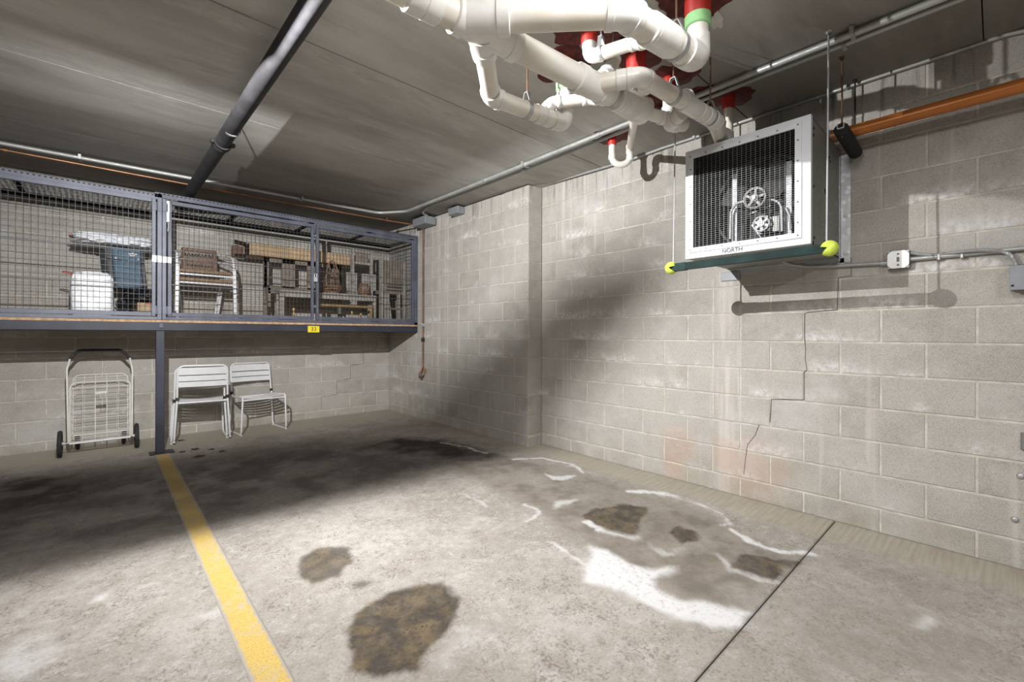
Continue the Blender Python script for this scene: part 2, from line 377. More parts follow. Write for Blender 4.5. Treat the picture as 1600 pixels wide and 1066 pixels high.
M = dict(navy=simple('dark_navy_enamel', (.036, .039, .058), .5, .1, .14, 6), block=block_mat(), mortar=mortar_mat(), ceil=ceiling_mat(), floor=floor_mat(), line=line_mat(), pvc=pvc_mat(),
    pvc_fit=simple('white_pvc_fitting', (.80, .79, .76), .3, 0, .05),
    plain=simple('plain_concrete', (.40, .385, .36), .9, 0, .15, 3, .3),
    dark=simple('joint_dark', (.03, .028, .026), .95, 0, .2),
    cage=simple('blue_grey_enamel_shaded', (.105, .115, .155), .5, .12, .18, 6),  # same enamel as the next, with the right bay's shade put into its tone
    cage_lt=simple('blue_grey_enamel_lit', (.145, .158, .20), .5, .15, .14, 6),
    wire=simple('dark_wire', (.075, .076, .082), .5, .5, .1),
    expm=simple('expanded_metal', (.10, .10, .11), .5, .5, .2),
    ply=simple('plywood_edge', (.50, .33, .20), .8, 0, .25, 30),
    steel=galv('zinc_steel', (.56, .57, .58)), bright=galv('bright_zinc', (.55, .57, .60), .4, .5),
    conduit=galv('conduit_steel', (.50, .51, .50), .45, .6), dull=galv('dull_sheet_steel', (.26, .265, .25), .5, .55),
    duct=galv('duct_sheet_steel', (.30, .305, .285), .48, .5), frame=galv('bare_aluminium', (.82, .85, .89), .5, .08),
    black=simple('black_enamel', (.022, .022, .026), .5, 0, .2, 8), blackpipe=simple('black_iron_pipe', (.030, .029, .033), .75, 0, .3, 8, .15),
    rubber=simple('black_rubber', (.025, .025, .026), .8, 0, .2, 20, .2), foam=simple('black_foam', (.016, .016, .017), .85, 0, .2, 30, .3),
    darkmetal=simple('dark_fan_metal', (.045, .045, .045), .6, .1, .3, 8), void=simple('fan_black', (.012, .012, .012), .8, 0, .2),
    copper=simple('old_copper', (.20, .115, .075), .5, .55, .3, 9), copper_b=simple('thin_copper', (.42, .21, .11), .4, .7, .2, 9),
    orange=simple('orange_copper_pipe', (.47, .155, .030), .36, .25, .12, 5),
    red=simple('red_collar', (.52, .03, .02), .5, 0, .2, 12), green=simple('green_gasket', (.33, .66, .30), .6, 0, .1),
    seal=simple('red_sealant', (.115, .018, .014), .75, 0, .45, 20, .6), sealw=simple('white_sealant', (.72, .69, .64), .8, 0, .1, 20, .5),
    white=simple('white_enamel', (.78, .79, .81), .3, 0, .03), cream=simple('cream_enamel', (.72, .71, .66), .35, 0, .05),
    grass=simple('green_bar_paint', (.006, .026, .024), .6, 0, .4, 10, 0, .2), ball=simple('tennis_felt', (.62, .74, .10), .9, 0, .12, 60, .5),
    grey=simple('grey_casting', (.20, .20, .20), .45, .5, .2, 20), grill=simple('grille_wire', (.15, .15, .148), .5, .3, .1),
    box=simple('cover_aluminium', (.86, .86, .86), .3, .35, .04), boxg=simple('grey_box', (.27, .285, .305), .5, .2, .06),
    yellow=simple('yellow_label', (.80, .66, .03), .5, 0, .05), ink=simple('ink', (.012, .012, .012), .7, 0, .1),
    bagw=foil('white_bag_plastic', (.80, .82, .86), .35, 9, .5), bagk=foil('black_bag_plastic', (.012, .012, .014), .22, 14, .9),
    redtie=simple('red_drawstring', (.35, .03, .03), .5), blue=simple('blue_canvas', (.095, .155, .215), .7, 0, .12, 20, .2),
    charc=simple('charcoal_canvas', (.10, .105, .115), .8, 0, .1, 20, .2), card=simple('cardboard', (.46, .335, .21), .85, 0, .1, 12),
    card_d=simple('brown_box_board', (.17, .105, .07), .85, 0, .2, 12), wicker=simple('brown_wicker', (.19, .125, .085), .7, 0, .3, 40, .5),
    seatb=simple('brown_seat', (.25, .165, .105), .7, 0, .15, 20), wood=simple('grey_brown_wood', (.215, .180, .150), .7, 0, .22, 12, .2),
    woodp=simple('pale_grey_wood', (.30, .275, .25), .7, 0, .18, 12, .2), rattan=simple('rattan', (.22, .125, .07), .6, 0, .3, 30, .3),
    gold=simple('gilt_wood', (.34, .24, .115), .45, .3, .2, 18), brass=simple('brass', (.42, .29, .11), .4, .6, .2, 18),
    leaf=simple('dry_leaf', (.11, .045, .02), .8, 0, .4, 30), lens=simple('lamp_housing', (.6, .6, .6), .5, .4))

# ------------------------------------------------------------------ noise helper for stains
def vnoise(x, y, sc_, seed, octs=5, gain=.55):
    out = np.zeros_like(x); amp = 1; tot = 0
    for o in range(octs):
        r = np.random.default_rng(seed * 31 + o).random((64, 64)); X = x * sc_ * 2 ** o + 17.3 * o; Y = y * sc_ * 2 ** o + 5.1 * o
        xi = np.floor(X).astype(int); yi = np.floor(Y).astype(int); fx = X - xi; fy = Y - yi
        fx = fx * fx * (3 - 2 * fx); fy = fy * fy * (3 - 2 * fy); g = lambda a, b: r[a % 64, b % 64]
        out += amp * ((g(xi, yi) * (1 - fx) + g(xi + 1, yi) * fx) * (1 - fy) + (g(xi, yi + 1) * (1 - fx) + g(xi + 1, yi + 1) * fx) * fy)
        tot += amp; amp *= gain
    return out / tot
def sstep(x, a, b): t = np.clip((x - a) / (b - a), 0, 1); return t * t * (3 - 2 * t)
def poly_sd(x, y, P):                                   # signed distance, negative inside
    d = np.full(x.shape, 1e9); ins = np.zeros(x.shape, bool); n = len(P)
    for i in range(n):
        ax, ay = P[i]; bx, by = P[(i + 1) % n]; ex, ey = bx - ax, by - ay
        t = np.clip(((x - ax) * ex + (y - ay) * ey) / (ex * ex + ey * ey + 1e-12), 0, 1)
        d = np.minimum(d, np.hypot(x - ax - t * ex, y - ay - t * ey))
        cr = ((ay > y) != (by > y)); ins ^= cr & (x < (bx - ax) * (y - ay) / (by - ay + 1e-12) + ax)
    return np.where(ins, -d, d)
def line_d(x, y, P):
    d = np.full(x.shape, 1e9)
    for (ax, ay), (bx, by) in zip(P[:-1], P[1:]):
        ex, ey = bx - ax, by - ay; t = np.clip(((x - ax) * ex + (y - ay) * ey) / (ex * ex + ey * ey + 1e-12), 0, 1)
        d = np.minimum(d, np.hypot(x - ax - t * ex, y - ay - t * ey))
    return d
FL = lambda L: [tuple(on_floor(u, v)[:2]) for u, v in L]
def stains(x, y):
    n1 = vnoise(x, y, 5, 3); n2 = vnoise(x, y, 16, 4); n3 = vnoise(x, y, 2, 5)
    wob = (n1 - .5) * .22 + (n2 - .5) * .10
    n4 = vnoise(x, y, 28, 9); x0_, y0_ = x, y
    x = x + (vnoise(x0_, y0_, 3.5, 21) - .5) * .10 + (vnoise(x0_, y0_, 13, 22) - .5) * .05; y = y + (vnoise(x0_, y0_, 3.5, 23) - .5) * .10 + (vnoise(x0_, y0_, 13, 24) - .5) * .05
    oil_shade = np.zeros_like(x); wet = oil_shade.copy(); salt = oil_shade.copy(); damp = oil_shade.copy(); clean = oil_shade.copy()
    def put(A, L, soft, s=1.0, k=1.0):
        d = poly_sd(x, y, FL(L)) + wob * k; np.maximum(A, s * sstep(-d, -soft, soft), out=A)
    # car drip zones, plus wide soft shapes that deepen the shadow band
    put(oil_shade, [(-120, 800), (0, 748), (120, 738), (180, 752), (150, 785), (60, 800), (-40, 830)], .16, .92, 1.6)
    put(oil_shade, [(-300, 980), (-200, 770), (0, 745), (250, 722), (500, 690), (780, 705), (700, 742), (560, 778), (330, 830), (120, 880), (-60, 930)], .45, .80, .6)  # tyre dirt and the lamp's shadow band, darkened together in the colour
    put(oil_shade, [(-300, 930), (-60, 790), (200, 750), (330, 745), (310, 820), (120, 860), (-60, 915)], .38, .80, .9)
    put(oil_shade, [(300, 735), (370, 716), (430, 722), (470, 745), (430, 790), (330, 800)], .20, .80, 1.6)
    put(oil_shade, [(300, 760), (430, 725), (560, 688), (700, 688), (770, 706), (670, 738), (520, 775), (400, 805), (310, 815)], .34, .78, .9)
    put(oil_shade, [(560, 700), (620, 682), (700, 688), (790, 712), (740, 722), (640, 715)], .12, .95, 1.2)
    put(oil_shade, [(280, 800), (330, 790), (345, 830), (300, 840)], .12, .45, 1.5)
    # damp grey-brown sheet by the right wall
    put(damp, [(640, 690), (800, 716), (905, 735), (985, 766), (1100, 800), (1150, 832), (1255, 866), (1165, 962), (1040, 930), (960, 880), (880, 830), (760, 760)], .10, 1.0, .8)
    put(damp, [(1130, 985), (1300, 850), (1420, 900), (1600, 985), (1600, 1100), (1100, 1100)], .25, .45, 1.4)
    put(damp, [(520, 1080), (500, 1000), (560, 940), (660, 890), (760, 960), (740, 1080)], .14, .35, 1.4)
    # wet aggregate showing brown
    put(wet, [(462, 905), (466, 868), (500, 853), (540, 858), (545, 880), (525, 905), (490, 915)], .02, .85, .25)
    put(wet, [(556, 914), (572, 908), (588, 912), (575, 922), (560, 922)], .02, .7, .3)
    put(wet, [(532, 1010), (545, 980), (590, 940), (640, 912), (690, 912), (722, 938), (712, 975), (670, 1020), (640, 1055), (590, 1066), (548, 1052)], .018, 1.0, .25)
    put(wet, [(908, 806), (930, 792), (975, 788), (1015, 795), (1005, 815), (985, 836), (950, 828)], .018, 1.0, .25)
    put(wet, [(1040, 832), (1060, 822), (1092, 832), (1094, 847), (1065, 848)], .02, 1.0, .3)
    put(wet, [(1135, 884), (1165, 866), (1238, 878), (1215, 910), (1160, 902)], .018, .95, .3)
    put(wet, [(1068, 868), (1080, 864), (1084, 872), (1072, 875)], .015, .8, .2)
    # salt bloom at the tide marks
    def saltline(L, wd, s=1.0):
        d = line_d(x, y, FL(L)) + wob * .25 + (n4 - .5) * .035; np.maximum(salt, s * sstep(n3, .2, .45) * sstep(wd * (.25 + 2.4 * np.clip(n1 - .25, 0, 1)) - d, -.010, .016) + 0 * d, out=salt)
    saltline([(690, 692), (720, 697), (760, 708)], .02, .8); saltline([(800, 718), (850, 715), (890, 725), (912, 738)], .022)
    saltline([(725, 772), (745, 782), (765, 792)], .015, .5)
    saltline([(980, 768), (1030, 770), (1070, 780), (1104, 793)], .035); saltline([(1104, 793), (1130, 800), (1142, 818), (1128, 824)], .012)
    saltline([(1150, 832), (1180, 848), (1210, 858), (1262, 866)], .028);
    saltline([(820, 790), (838, 797), (832, 806), (815, 814)], .018, .7)
    put(salt, [(850, 738), (868, 744), (895, 742), (880, 750), (862, 750)], .015, .8, .15); put(salt, [(862, 784), (880, 780), (905, 780), (885, 790), (866, 796)], .02, .6, .2)
    saltline([(920, 815), (950, 835), (985, 840), (1010, 850), (1035, 866), (1060, 858), (1094, 855)], .03, .85)
    saltline([(1150, 895), (1185, 908), (1215, 912)], .025, .8); saltline([(1128, 870), (1140, 895)], .02, .6)
    saltline([(860, 845), (895, 870), (922, 885)], .012, .7)
    put(salt, [(915, 908), (922, 850), (948, 860), (985, 882), (1025, 892), (1060, 886), (1030, 908), (1030, 925), (1060, 936), (1100, 940), (1175, 956), (1165, 976), (1112, 978), (1050, 962), (985, 938)], .03, 1.0, .18)
    put(salt, [(130, 948), (145, 930), (175, 922), (165, 940)], .02, .75, .4); put(salt, [(0, 1040), (30, 1010), (60, 1030), (40, 1050)], .05, .6, .8)
    put(salt, [(310, 965), (340, 958), (352, 968)], .03, .5, .6); put(salt, [(1420, 978), (1450, 966), (1445, 985)], .03, .6, .5)
    put(salt, [(660, 1040), (730, 985), (770, 1000), (700, 1050)], .06, .3, .8)
    x, y = x0_, y0_
    # cleaner trowelled strip along the walls
    cr = sstep(3.18 + .0 * y - .12 * (n3 - .5) - x, .14, -.10) * sstep(y, -2, -1.5)
    cb = sstep(y, 5.50 + .25 * (n3 - .5), 5.85)
    clean = np.maximum(cr, cb); clean *= (1 - salt)
    oil_shade *= (1 - cb * .85); oil_shade = oil_shade * (.82 + .26 * sstep(n1, .3, .65)); oil_shade = np.clip(oil_shade, 0, 1)
    damp = damp * (.55 + .6 * sstep(n1, .3, .7)) * (1 - wet)
    return dict(oil_shade=oil_shade, wet=np.clip(wet * (.8 + .4 * n2), 0, 1), salt=salt, damp=np.clip(damp, 0, 1), clean=clean)
def grid_slab(name, x0, x1, y0, y1, st, mat, parent=None, skirt=.05, extra=None, zoff=0.0):
    nx = max(2, int((x1 - x0) / st) + 1); ny = max(2, int((y1 - y0) / st) + 1)
    X, Y = np.meshgrid(np.linspace(x0, x1, nx), np.linspace(y0, y1, ny)); Z = -0.032 + .0075 * Y + zoff
    V = np.stack([X, Y, Z], -1).reshape(-1, 3); I = np.arange(nx * ny).reshape(ny, nx)
    Fq = np.stack([I[:-1, :-1], I[:-1, 1:], I[1:, 1:], I[1:, :-1]], -1).reshape(-1, 4)
    rim = np.concatenate([I[0, :], I[1:, -1], I[-1, -2::-1], I[-2:0:-1, 0]]); k = len(V)
    V2 = V[rim].copy(); V2[:, 2] -= skirt; j = np.arange(len(rim)); jn = (j + 1) % len(rim)
    Fs = np.stack([rim[j], k + j, k + jn, rim[jn]], -1); V = np.concatenate([V, V2]); Fq = np.concatenate([Fq, Fs])
    me = bpy.data.meshes.new(name); me.vertices.add(len(V)); me.vertices.foreach_set('co', V.astype(np.float32).ravel())
    me.loops.add(Fq.size); me.loops.foreach_set('vertex_index', Fq.astype(np.int32).ravel()); me.polygons.add(len(Fq))
    me.polygons.foreach_set('loop_start', np.arange(0, Fq.size, 4, dtype=np.int32)); me.update(calc_edges=True)
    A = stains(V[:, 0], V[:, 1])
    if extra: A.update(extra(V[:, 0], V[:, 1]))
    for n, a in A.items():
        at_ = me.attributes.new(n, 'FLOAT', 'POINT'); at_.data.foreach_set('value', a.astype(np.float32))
    me.materials.append(mat); o = bpy.data.objects.new(name, me); C.objects.link(o); o.parent = parent; return o

# ------------------------------------------------------------------ floor
XR = 3.498; YB = 6.34; YJ = 0.705; CZ = 2.753; YC = 3.328; XT0 = 3.295; XT1 = 3.263
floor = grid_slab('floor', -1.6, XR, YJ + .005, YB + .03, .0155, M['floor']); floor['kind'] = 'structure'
grid_slab('floor_slab', -1.6, XR, -.7, YJ - .004, .0155, M['floor'], floor)
grid_slab('floor_slab', -1.6, XR, -6, -.7, .5, M['floor'], floor)
grid_slab('floor_slab', -6, -1.6, -6, YB + .03, .25, M['floor'], floor)
MB().box((-1.6, YJ - .006, -.09), (XR, YJ + .007, fz(YJ) - .006)).build('joint_filler', M['dark'], floor)
def core(x, y): return dict(core=np.clip(1 - np.abs(x - .436) / .058, 0, 1) * np.clip((5.50 - y) / .03, 0, 1))
pl = grid_slab('parking_line', .378, .494, -1.0, 5.50, .0115, M['line'], None, .0016, core, .0018)
tag(pl, 'worn yellow painted line running across the concrete floor to the cage post', 'parking line')

# ------------------------------------------------------------------ ceiling planks
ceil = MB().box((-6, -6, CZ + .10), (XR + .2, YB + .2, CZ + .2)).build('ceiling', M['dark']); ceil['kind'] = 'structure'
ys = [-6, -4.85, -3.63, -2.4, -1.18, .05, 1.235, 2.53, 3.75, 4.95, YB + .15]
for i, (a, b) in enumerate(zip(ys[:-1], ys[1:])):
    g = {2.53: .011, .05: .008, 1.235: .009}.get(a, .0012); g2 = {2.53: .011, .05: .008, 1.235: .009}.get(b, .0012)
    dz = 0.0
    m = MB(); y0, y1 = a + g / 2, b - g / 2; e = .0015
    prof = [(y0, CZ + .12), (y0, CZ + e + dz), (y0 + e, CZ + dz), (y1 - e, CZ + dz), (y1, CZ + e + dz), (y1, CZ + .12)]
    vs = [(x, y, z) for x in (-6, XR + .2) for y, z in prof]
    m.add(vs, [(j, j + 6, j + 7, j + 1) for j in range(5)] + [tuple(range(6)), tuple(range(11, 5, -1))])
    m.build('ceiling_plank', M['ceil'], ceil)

# ------------------------------------------------------------------ block walls
_bc = {}
def block(parent, org, ex, n, w_, h_, inset=.0045):
    """one block: org = lower corner on the mortar plane, ex = unit along the wall, n = unit out of it"""
    key = (round(w_, 3), round(h_, 3))
    if key not in _bc:
        c = .0035; d = inset
        vs = [(0, 0, 0), (w_, 0, 0), (w_, 0, h_), (0, 0, h_), (0, d - c * .6, 0), (w_, d - c * .6, 0), (w_, d - c * .6, h_), (0, d - c * .6, h_),
              (c, d, c), (w_ - c, d, c), (w_ - c, d, h_ - c), (c, d, h_ - c)]
        fs = [(8, 9, 10, 11)] + [(i, (i + 1) % 4, 4 + (i + 1) % 4, 4 + i) for i in range(4)] + [(4 + i, 4 + (i + 1) % 4, 8 + (i + 1) % 4, 8 + i) for i in range(4)]
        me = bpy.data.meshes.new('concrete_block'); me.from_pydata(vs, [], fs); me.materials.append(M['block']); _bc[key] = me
    o = bpy.data.objects.new('concrete_block', _bc[key]); C.objects.link(o); o.parent = parent
    ang = math.atan2(ex.y, ex.x)
    if ex.x * n.y - ex.y * n.x < 0:                       # keep +Y of the block pointing out of the wall
        org = org + ex * w_; ang = math.atan2(-ex.y, -ex.x)
    o.rotation_euler = (0, 0, ang); o.location = org + n * random.uniform(-.0008, .0008); return o
J = .0120
def courses(fl):
    zs = [fl] + [COURSE0 + k * U for k in range(-5, 8)] + [CZ]
    return [(zs[i], zs[i + 1], i - 6) for i in range(len(zs) - 1)]    # index: row above line k = i-6
def lay(parent, P0, ex, n, L, joint_fn, flo, far=None):
    for z0, z1, k in courses(flo):
        js = [0.0] + [j for j in sorted(joint_fn(k)) if .03 < j < L - .03] + [L]
        for i, (a, b) in enumerate(zip(js[:-1], js[1:])):
            a2 = a + (J / 2 if i else .002); b2 = b - (J / 2 if i < len(js) - 2 else .002)
            zz0 = z0 + (J / 2 if k > -6 else -.03); zz1 = z1 - J / 2 + (0 if k < 7 else J / 2 + .0)
            block(parent, P0 + ex * a2 + Vector((0, 0, zz0)), ex, n, b2 - a2, zz1 - zz0)
IN = .0045
wr = MB()
wr.box((XR + IN, -6, -.2), (XR + .2, YC, CZ + .1))
wr.build('wall_right', M['mortar'])['kind'] = 'structure'
wall_right = bpy.data.objects['wall_right']
yB0 = 3.1208
def j_right(k):                                           # distance from the corner, towards the camera
    o = yB0 if k % 2 else yB0 - U
    return [YC - (o - 2 * U * i) for i in range(-1, 14)]
lay(wall_right, Vector((XR + IN, YC, 0)), Vector((0, -1, 0)), Vector((-1, 0, 0)), 4.5, j_right, -.045)
# thicker stretch in the far corner
dT = Vector((XT1 - XT0, YB - YC, 0)); LT = dT.length; exT = dT.normalized(); nT = Vector((-exT.y, exT.x, 0))
q0 = Vector((XT0, YC, 0)) - nT * IN; q1 = Vector((XT1, YB, 0)) - nT * IN
mt = MB(); mt.add([(q0.x, q0.y + .0045, -.2), (q1.x, q1.y, -.2), (XR + .2, YB, -.2), (XR + .2, YC + .0045, -.2), (q0.x, q0.y + .0045, CZ + .1), (q1.x, q1.y, CZ + .1), (XR + .2, YB, CZ + .1), (XR + .2, YC + .0045, CZ + .1)],
       [(0, 1, 5, 4), (1, 2, 6, 5), (2, 3, 7, 6), (3, 0, 4, 7), (4, 5, 6, 7), (3, 2, 1, 0)])
mt.build('backing', M['mortar'], wall_right)
YCJ = 1.452                                               # control joint in the thick stretch
def j_thick(k):
    o = .205 if k % 2 == 0 else .40
    return [o + 2 * U * i for i in range(-1, 3)] + [YCJ] + [YCJ + (.18 if k % 2 else .36) + 2 * U * i for i in range(5)]
lay(wall_right, q0, exT, nT, LT, j_thick, -.03)
for z0, z1, k in courses(-.045):                          # return face of the thick stretch
    block(wall_right, Vector((XT0 + .004, YC + .0045, z0 + (J / 2 if k > -6 else -.02))), Vector((1, 0, 0)), Vector((0, -1, 0)), XR - XT0 - .004, z1 - z0 - J / 2)
wall_back = MB().box((-6, YB + IN, -.2), (XR + .2, YB + .2, CZ + .1)).build('wall_back', M['mortar']); wall_back['kind'] = 'structure'
bx = 1.6395
def j_back(k):
    o = bx if k % 2 == 0 else bx + U
    return [XT1 - (o + 2 * U * i) for i in range(-14, 5)]
lay(wall_back, Vector((XT1, YB + IN, 0)), Vector((-1, 0, 0)), Vector((0, -1, 0)), XT1 + 2.6, j_back, -.01)
MB().box((-6, YB - .002, -.2), (-2.61, YB + .1, CZ + .1)).build('plain_stretch', M['plain'], wall_back)
for nm, lo, hi in (('wall_left', (-6.2, -6, -.3), (-6, YB + .2, CZ + .1)), ('wall_front', (-6, -6.2, -.3), (XR + .2, -6, CZ + .1))):
    MB().box(lo, hi).build(nm, M['plain'])['kind'] = 'structure'
MB().box((XR - .002, -6, -.2), (XR + .1, YC - 4.505, CZ + .1)).build('plain_stretch', M['plain'], wall_right)
# stepped settlement cracks following the joints
def crack(pts, parent, wd, nrm):
    m = MB(); n = Vector(nrm)
    for a, b in zip(pts[:-1], pts[1:]):
        a = Vector(a); b = Vector(b); d = (b - a).normalized(); s_ = d.cross(n).normalized() * wd / 2
        m.add([a - s_ - d * .001, b - s_ + d * .001, b + s_ + d * .001, a + s_ - d * .001], [(0, 1, 2, 3)])
    m.build('crack', M['dark'], parent)
def zc(k): return COURSE0 + k * U
xw = XR - .0012
def wl(L): return [tuple(at(u, v, 'x', xw)) for u, v in L]
crack(wl([(1330, 402), (1330, 431), (1310, 434), (1308, 484), (1263, 488), (1257, 490), (1257, 531), (1259, 545), (1258, 560), (1261, 578), (1256, 582), (1256, 625), (1205, 624), (1203, 660)]), wall_right, .0032, (-1, 0, 0))
crack(wl([(1186, 664), (1180, 680), (1168, 695), (1165, 715), (1162, 742)]), wall_right, .003, (-1, 0, 0))
yb_ = YB - .0012
crack([tuple(at(u, v, 'y', yb_)) for u, v in [(589, 527), (588, 545), (586, 548), (568, 549), (568, 569), (547.5, 571), (547.5, 592), (526, 596), (526, 617), (502, 620), (502, 641)]], wall_back, .0038, (0, -1, 0))
# wall anchors
for u, v in ((1595, 744), (1586, 812)):
    p = at(u, v, 'x', XR); m = MB(); m.lathe(p, (-1, 0, 0), [(.001, .010), (.008, .010), (.014, .006), (.016, 0)], 14); m.build('wall_anchor', M['steel'], wall_right)
p = at(1604, 690, 'x', XR); MB().box((XR - .012, p.y - .02, p.z - .045), (XR, p.y + .02, p.z + .045), None, .003).build('wall_plate', M['dull'], wall_right)

# ------------------------------------------------------------------ unseen flood lamp; its top plate and curved blade are added to shape the shadows
fl = thing('flood_lamp', 'small unseen flood lamp under the ceiling with an added blade that casts the shadow band', 'lamp', (LAMP.x, LAMP.y, CZ))
MB().cyl((LAMP.x, LAMP.y, CZ), (LAMP.x, LAMP.y, LAMP.z + .04), .05, 20).build('base_plate', M['lens'], fl)
MB().box((LAMP.x - .20, LAMP.y - .20, LAMP.z + .030), (LAMP.x + .26, LAMP.y + .20, LAMP.z + .040)).build('added_hood', M['lens'], fl)  # added plate that keeps the lamp's light off the ceiling
shade_mb = MB(); rows = []
tg = []  # blade edges traced back from where the floor and wall shadow should fall
for x_ in np.linspace(-2.2, 3.45, 26): tg.append(((x_, 3.17, -.01), (x_, 5.55, .01)))
for k in range(1, 17):
    y_ = 3.17 - 1.35 * k / 16; zn = .05 + (3.22 - y_) * 1.08; yf = 5.55 - (5.55 - 3.05) * k / 16 * 1.05; zf = .12 + (5.0 - yf) * .85
    zf = max(zf, zn + .12)
    tg.append(((3.49, y_, zn), (3.49, yf, zf)))
rad = .07
for lo_t, hi_t in tg:
    a = Vector(lo_t) - LAMP; h = math.hypot(a.x, a.y); az = math.atan2(a.x, a.y)
    zl = a.z / h * rad
    b = Vector(hi_t) - LAMP; hb = math.hypot(b.x, b.y)
    rows.append((az, zl, b.z / hb * rad, math.atan2(b.x, b.y)))
azs = np.linspace(min(r[0] for r in rows), max(r[0] for r in rows), 40)
lo_s = np.interp(azs, *zip(*sorted((r[0], r[1]) for r in rows)))
hi_s = np.interp(azs, *zip(*sorted((r[3], r[2]) for r in rows)))
vs = []
for az, zl, zh in zip(azs, lo_s, hi_s):
    zh = max(zh, zl + .004)
    for r_ in (rad, rad + .002):
        for z_ in (zl, zh): vs.append((LAMP.x + r_ * math.sin(az), LAMP.y + r_ * math.cos(az), LAMP.z + z_))
fs = []
for i in range(len(azs) - 1):
    b = 4 * i; fs += [(b, b + 4, b + 5, b + 1), (b + 2, b + 3, b + 7, b + 6), (b + 1, b + 5, b + 7, b + 3), (b, b + 2, b + 6, b + 4)]
shade_mb.add(vs, fs); shade_mb.build('shade_blade', M['lens'], fl)
for i in (0, 20, 39):
    MB().cyl((vs[4 * i][0], vs[4 * i][1], vs[4 * i][2] + .001), (vs[4 * i][0], vs[4 * i][1], LAMP.z + .032), .0012, 6).build('shade_blade_stay', M['lens'], fl)
for lx, ly, lb in ((-1.5, .2, 'white housing of an added fill light left of the camera'), (.9, -1.6, 'white housing of an added fill light behind the camera'), (-3.5, 3.2, 'white housing of an added fill light over the neighbouring bay'), (.95, .50, 'white housing of an added fill light above the camera')):
    t = thing('fill_light', lb, 'lamp', (lx, ly, CZ), 'added fill lights on the ceiling')
    MB().box((lx - .62, ly - .14, CZ - .065), (lx + .62, ly + .14, CZ), None, .01).build('housing', M['white'], t)  # unseen housing made for each added fill light

# ------------------------------------------------------------------ fan box on the right wall
FX = 2.80; FY0, FY1 = .682, 1.372; FZ0, FZ1 = 1.668, 2.357
fan = thing('exhaust_fan', 'boxy galvanised exhaust fan with a wire grille mounted high on the block wall', 'fan', (XR, (FY0 + FY1) / 2, FZ0))
m = MB(); k = .004
m.box((FX + .02, FY0, FZ0), (XR, FY0 + k, FZ1)); m.box((FX + .02, FY1 - k, FZ0), (XR, FY1, FZ1))
m.box((FX + .02, FY0, FZ0), (XR, FY1, FZ0 + k)); m.box((FX + .02, FY0, FZ1 - k), (XR, FY1, FZ1))
m.build('casing', M['duct'], fan)
def rect_frame(mb, x0, x1, y0, y1, z0, z1, wy0, wy1, wz0, wz1):
    mb.box((x0, y0, z0), (x1, y1, z0 + wz0)); mb.box((x0, y0, z1 - wz1), (x1, y1, z1))
    mb.box((x0, y0, z0 + wz0), (x1, y0 + wy0, z1 - wz1)); mb.box((x0, y1 - wy1, z0 + wz0), (x1, y1, z1 - wz1))
m = MB(); rect_frame(m, FX, FX + .03, FY0 - .004, FY1 + .004, FZ0 - .002, FZ1 + .004, .045, .03, .05, .04); m.build('front_flange', M['frame'], fan)
m = MB(); rect_frame(m, FX - .008, FX, FY0 + .038, FY1 - .02, FZ0 + .034, FZ1 - .022, .032, .03, .03, .03); m.build('grille_frame', M['frame'], fan)
GY0, GY1, GZ0, GZ1 = FY0 + .068, FY1 - .048, FZ0 + .062, FZ1 - .05
m = MB()
for y in np.arange(GY0, GY1 + .001, .0254): m.box((FX - .0035, y - .0010, GZ0), (FX - .0015, y + .0010, GZ1))
for z in np.arange(GZ0, GZ1 + .001, .0127): m.box((FX - .002, GY0, z - .0006), (FX, GY1, z + .0006))
m.build('wire_grille', M['grill'], fan, 'stuff')
m = MB(); m.box((FX + .34, FY0 + k, FZ0 + k), (FX + .345, FY1 - k, FZ1 - k)); m.build('back_panel', M['void'], fan)
m = MB()
for lo, hi in (((FX + .02, FY0 + k, FZ0 + k), (FX + .34, FY0 + k + .002, FZ1 - k)), ((FX + .02, FY1 - k - .002, FZ0 + k), (FX + .34, FY1 - k, FZ1 - k)), ((FX + .02, FY0 + k, FZ0 + k), (FX + .34, FY1 - k, FZ0 + k + .002)), ((FX + .02, FY0 + k, FZ1 - k - .002), (FX + .34, FY1 - k, FZ1 - k))): m.box(lo, hi)
m.build('lining', M['void'], fan)
FCy, FCz = 1.0, 2.0
m = MB(); m.ring((FX + .26, FCy, FCz), (FX + .33, FCy, FCz), .30, .285, 40); m.build('fan_ring', M['darkmetal'], fan)
for i in range(4):
    a = math.pi / 2 * i + .5; m = MB(); d = Vector((0, math.cos(a), math.sin(a))); t_ = Vector((.25, -math.sin(a), math.cos(a))).normalized(); c0 = Vector((FX + .29, FCy, FCz))
    m.add([c0 + d * .05 - t_ * .05, c0 + d * .05 + t_ * .05, c0 + d * .27 + t_ * .09, c0 + d * .27 - t_ * .09] + [c0 + d * .05 - t_ * .05 + Vector((.004, 0, 0)), c0 + d * .05 + t_ * .05 + Vector((.004, 0, 0)), c0 + d * .27 + t_ * .09 + Vector((.004, 0, 0)), c0 + d * .27 - t_ * .09 + Vector((.004, 0, 0))],
          [(0, 1, 2, 3), (7, 6, 5, 4), (0, 4, 5, 1), (1, 5, 6, 2), (2, 6, 7, 3), (3, 7, 4, 0)]); m.build('fan_blade', M['darkmetal'], fan)
def fanpt(u, v, x): return at(u, v, 'x', x)
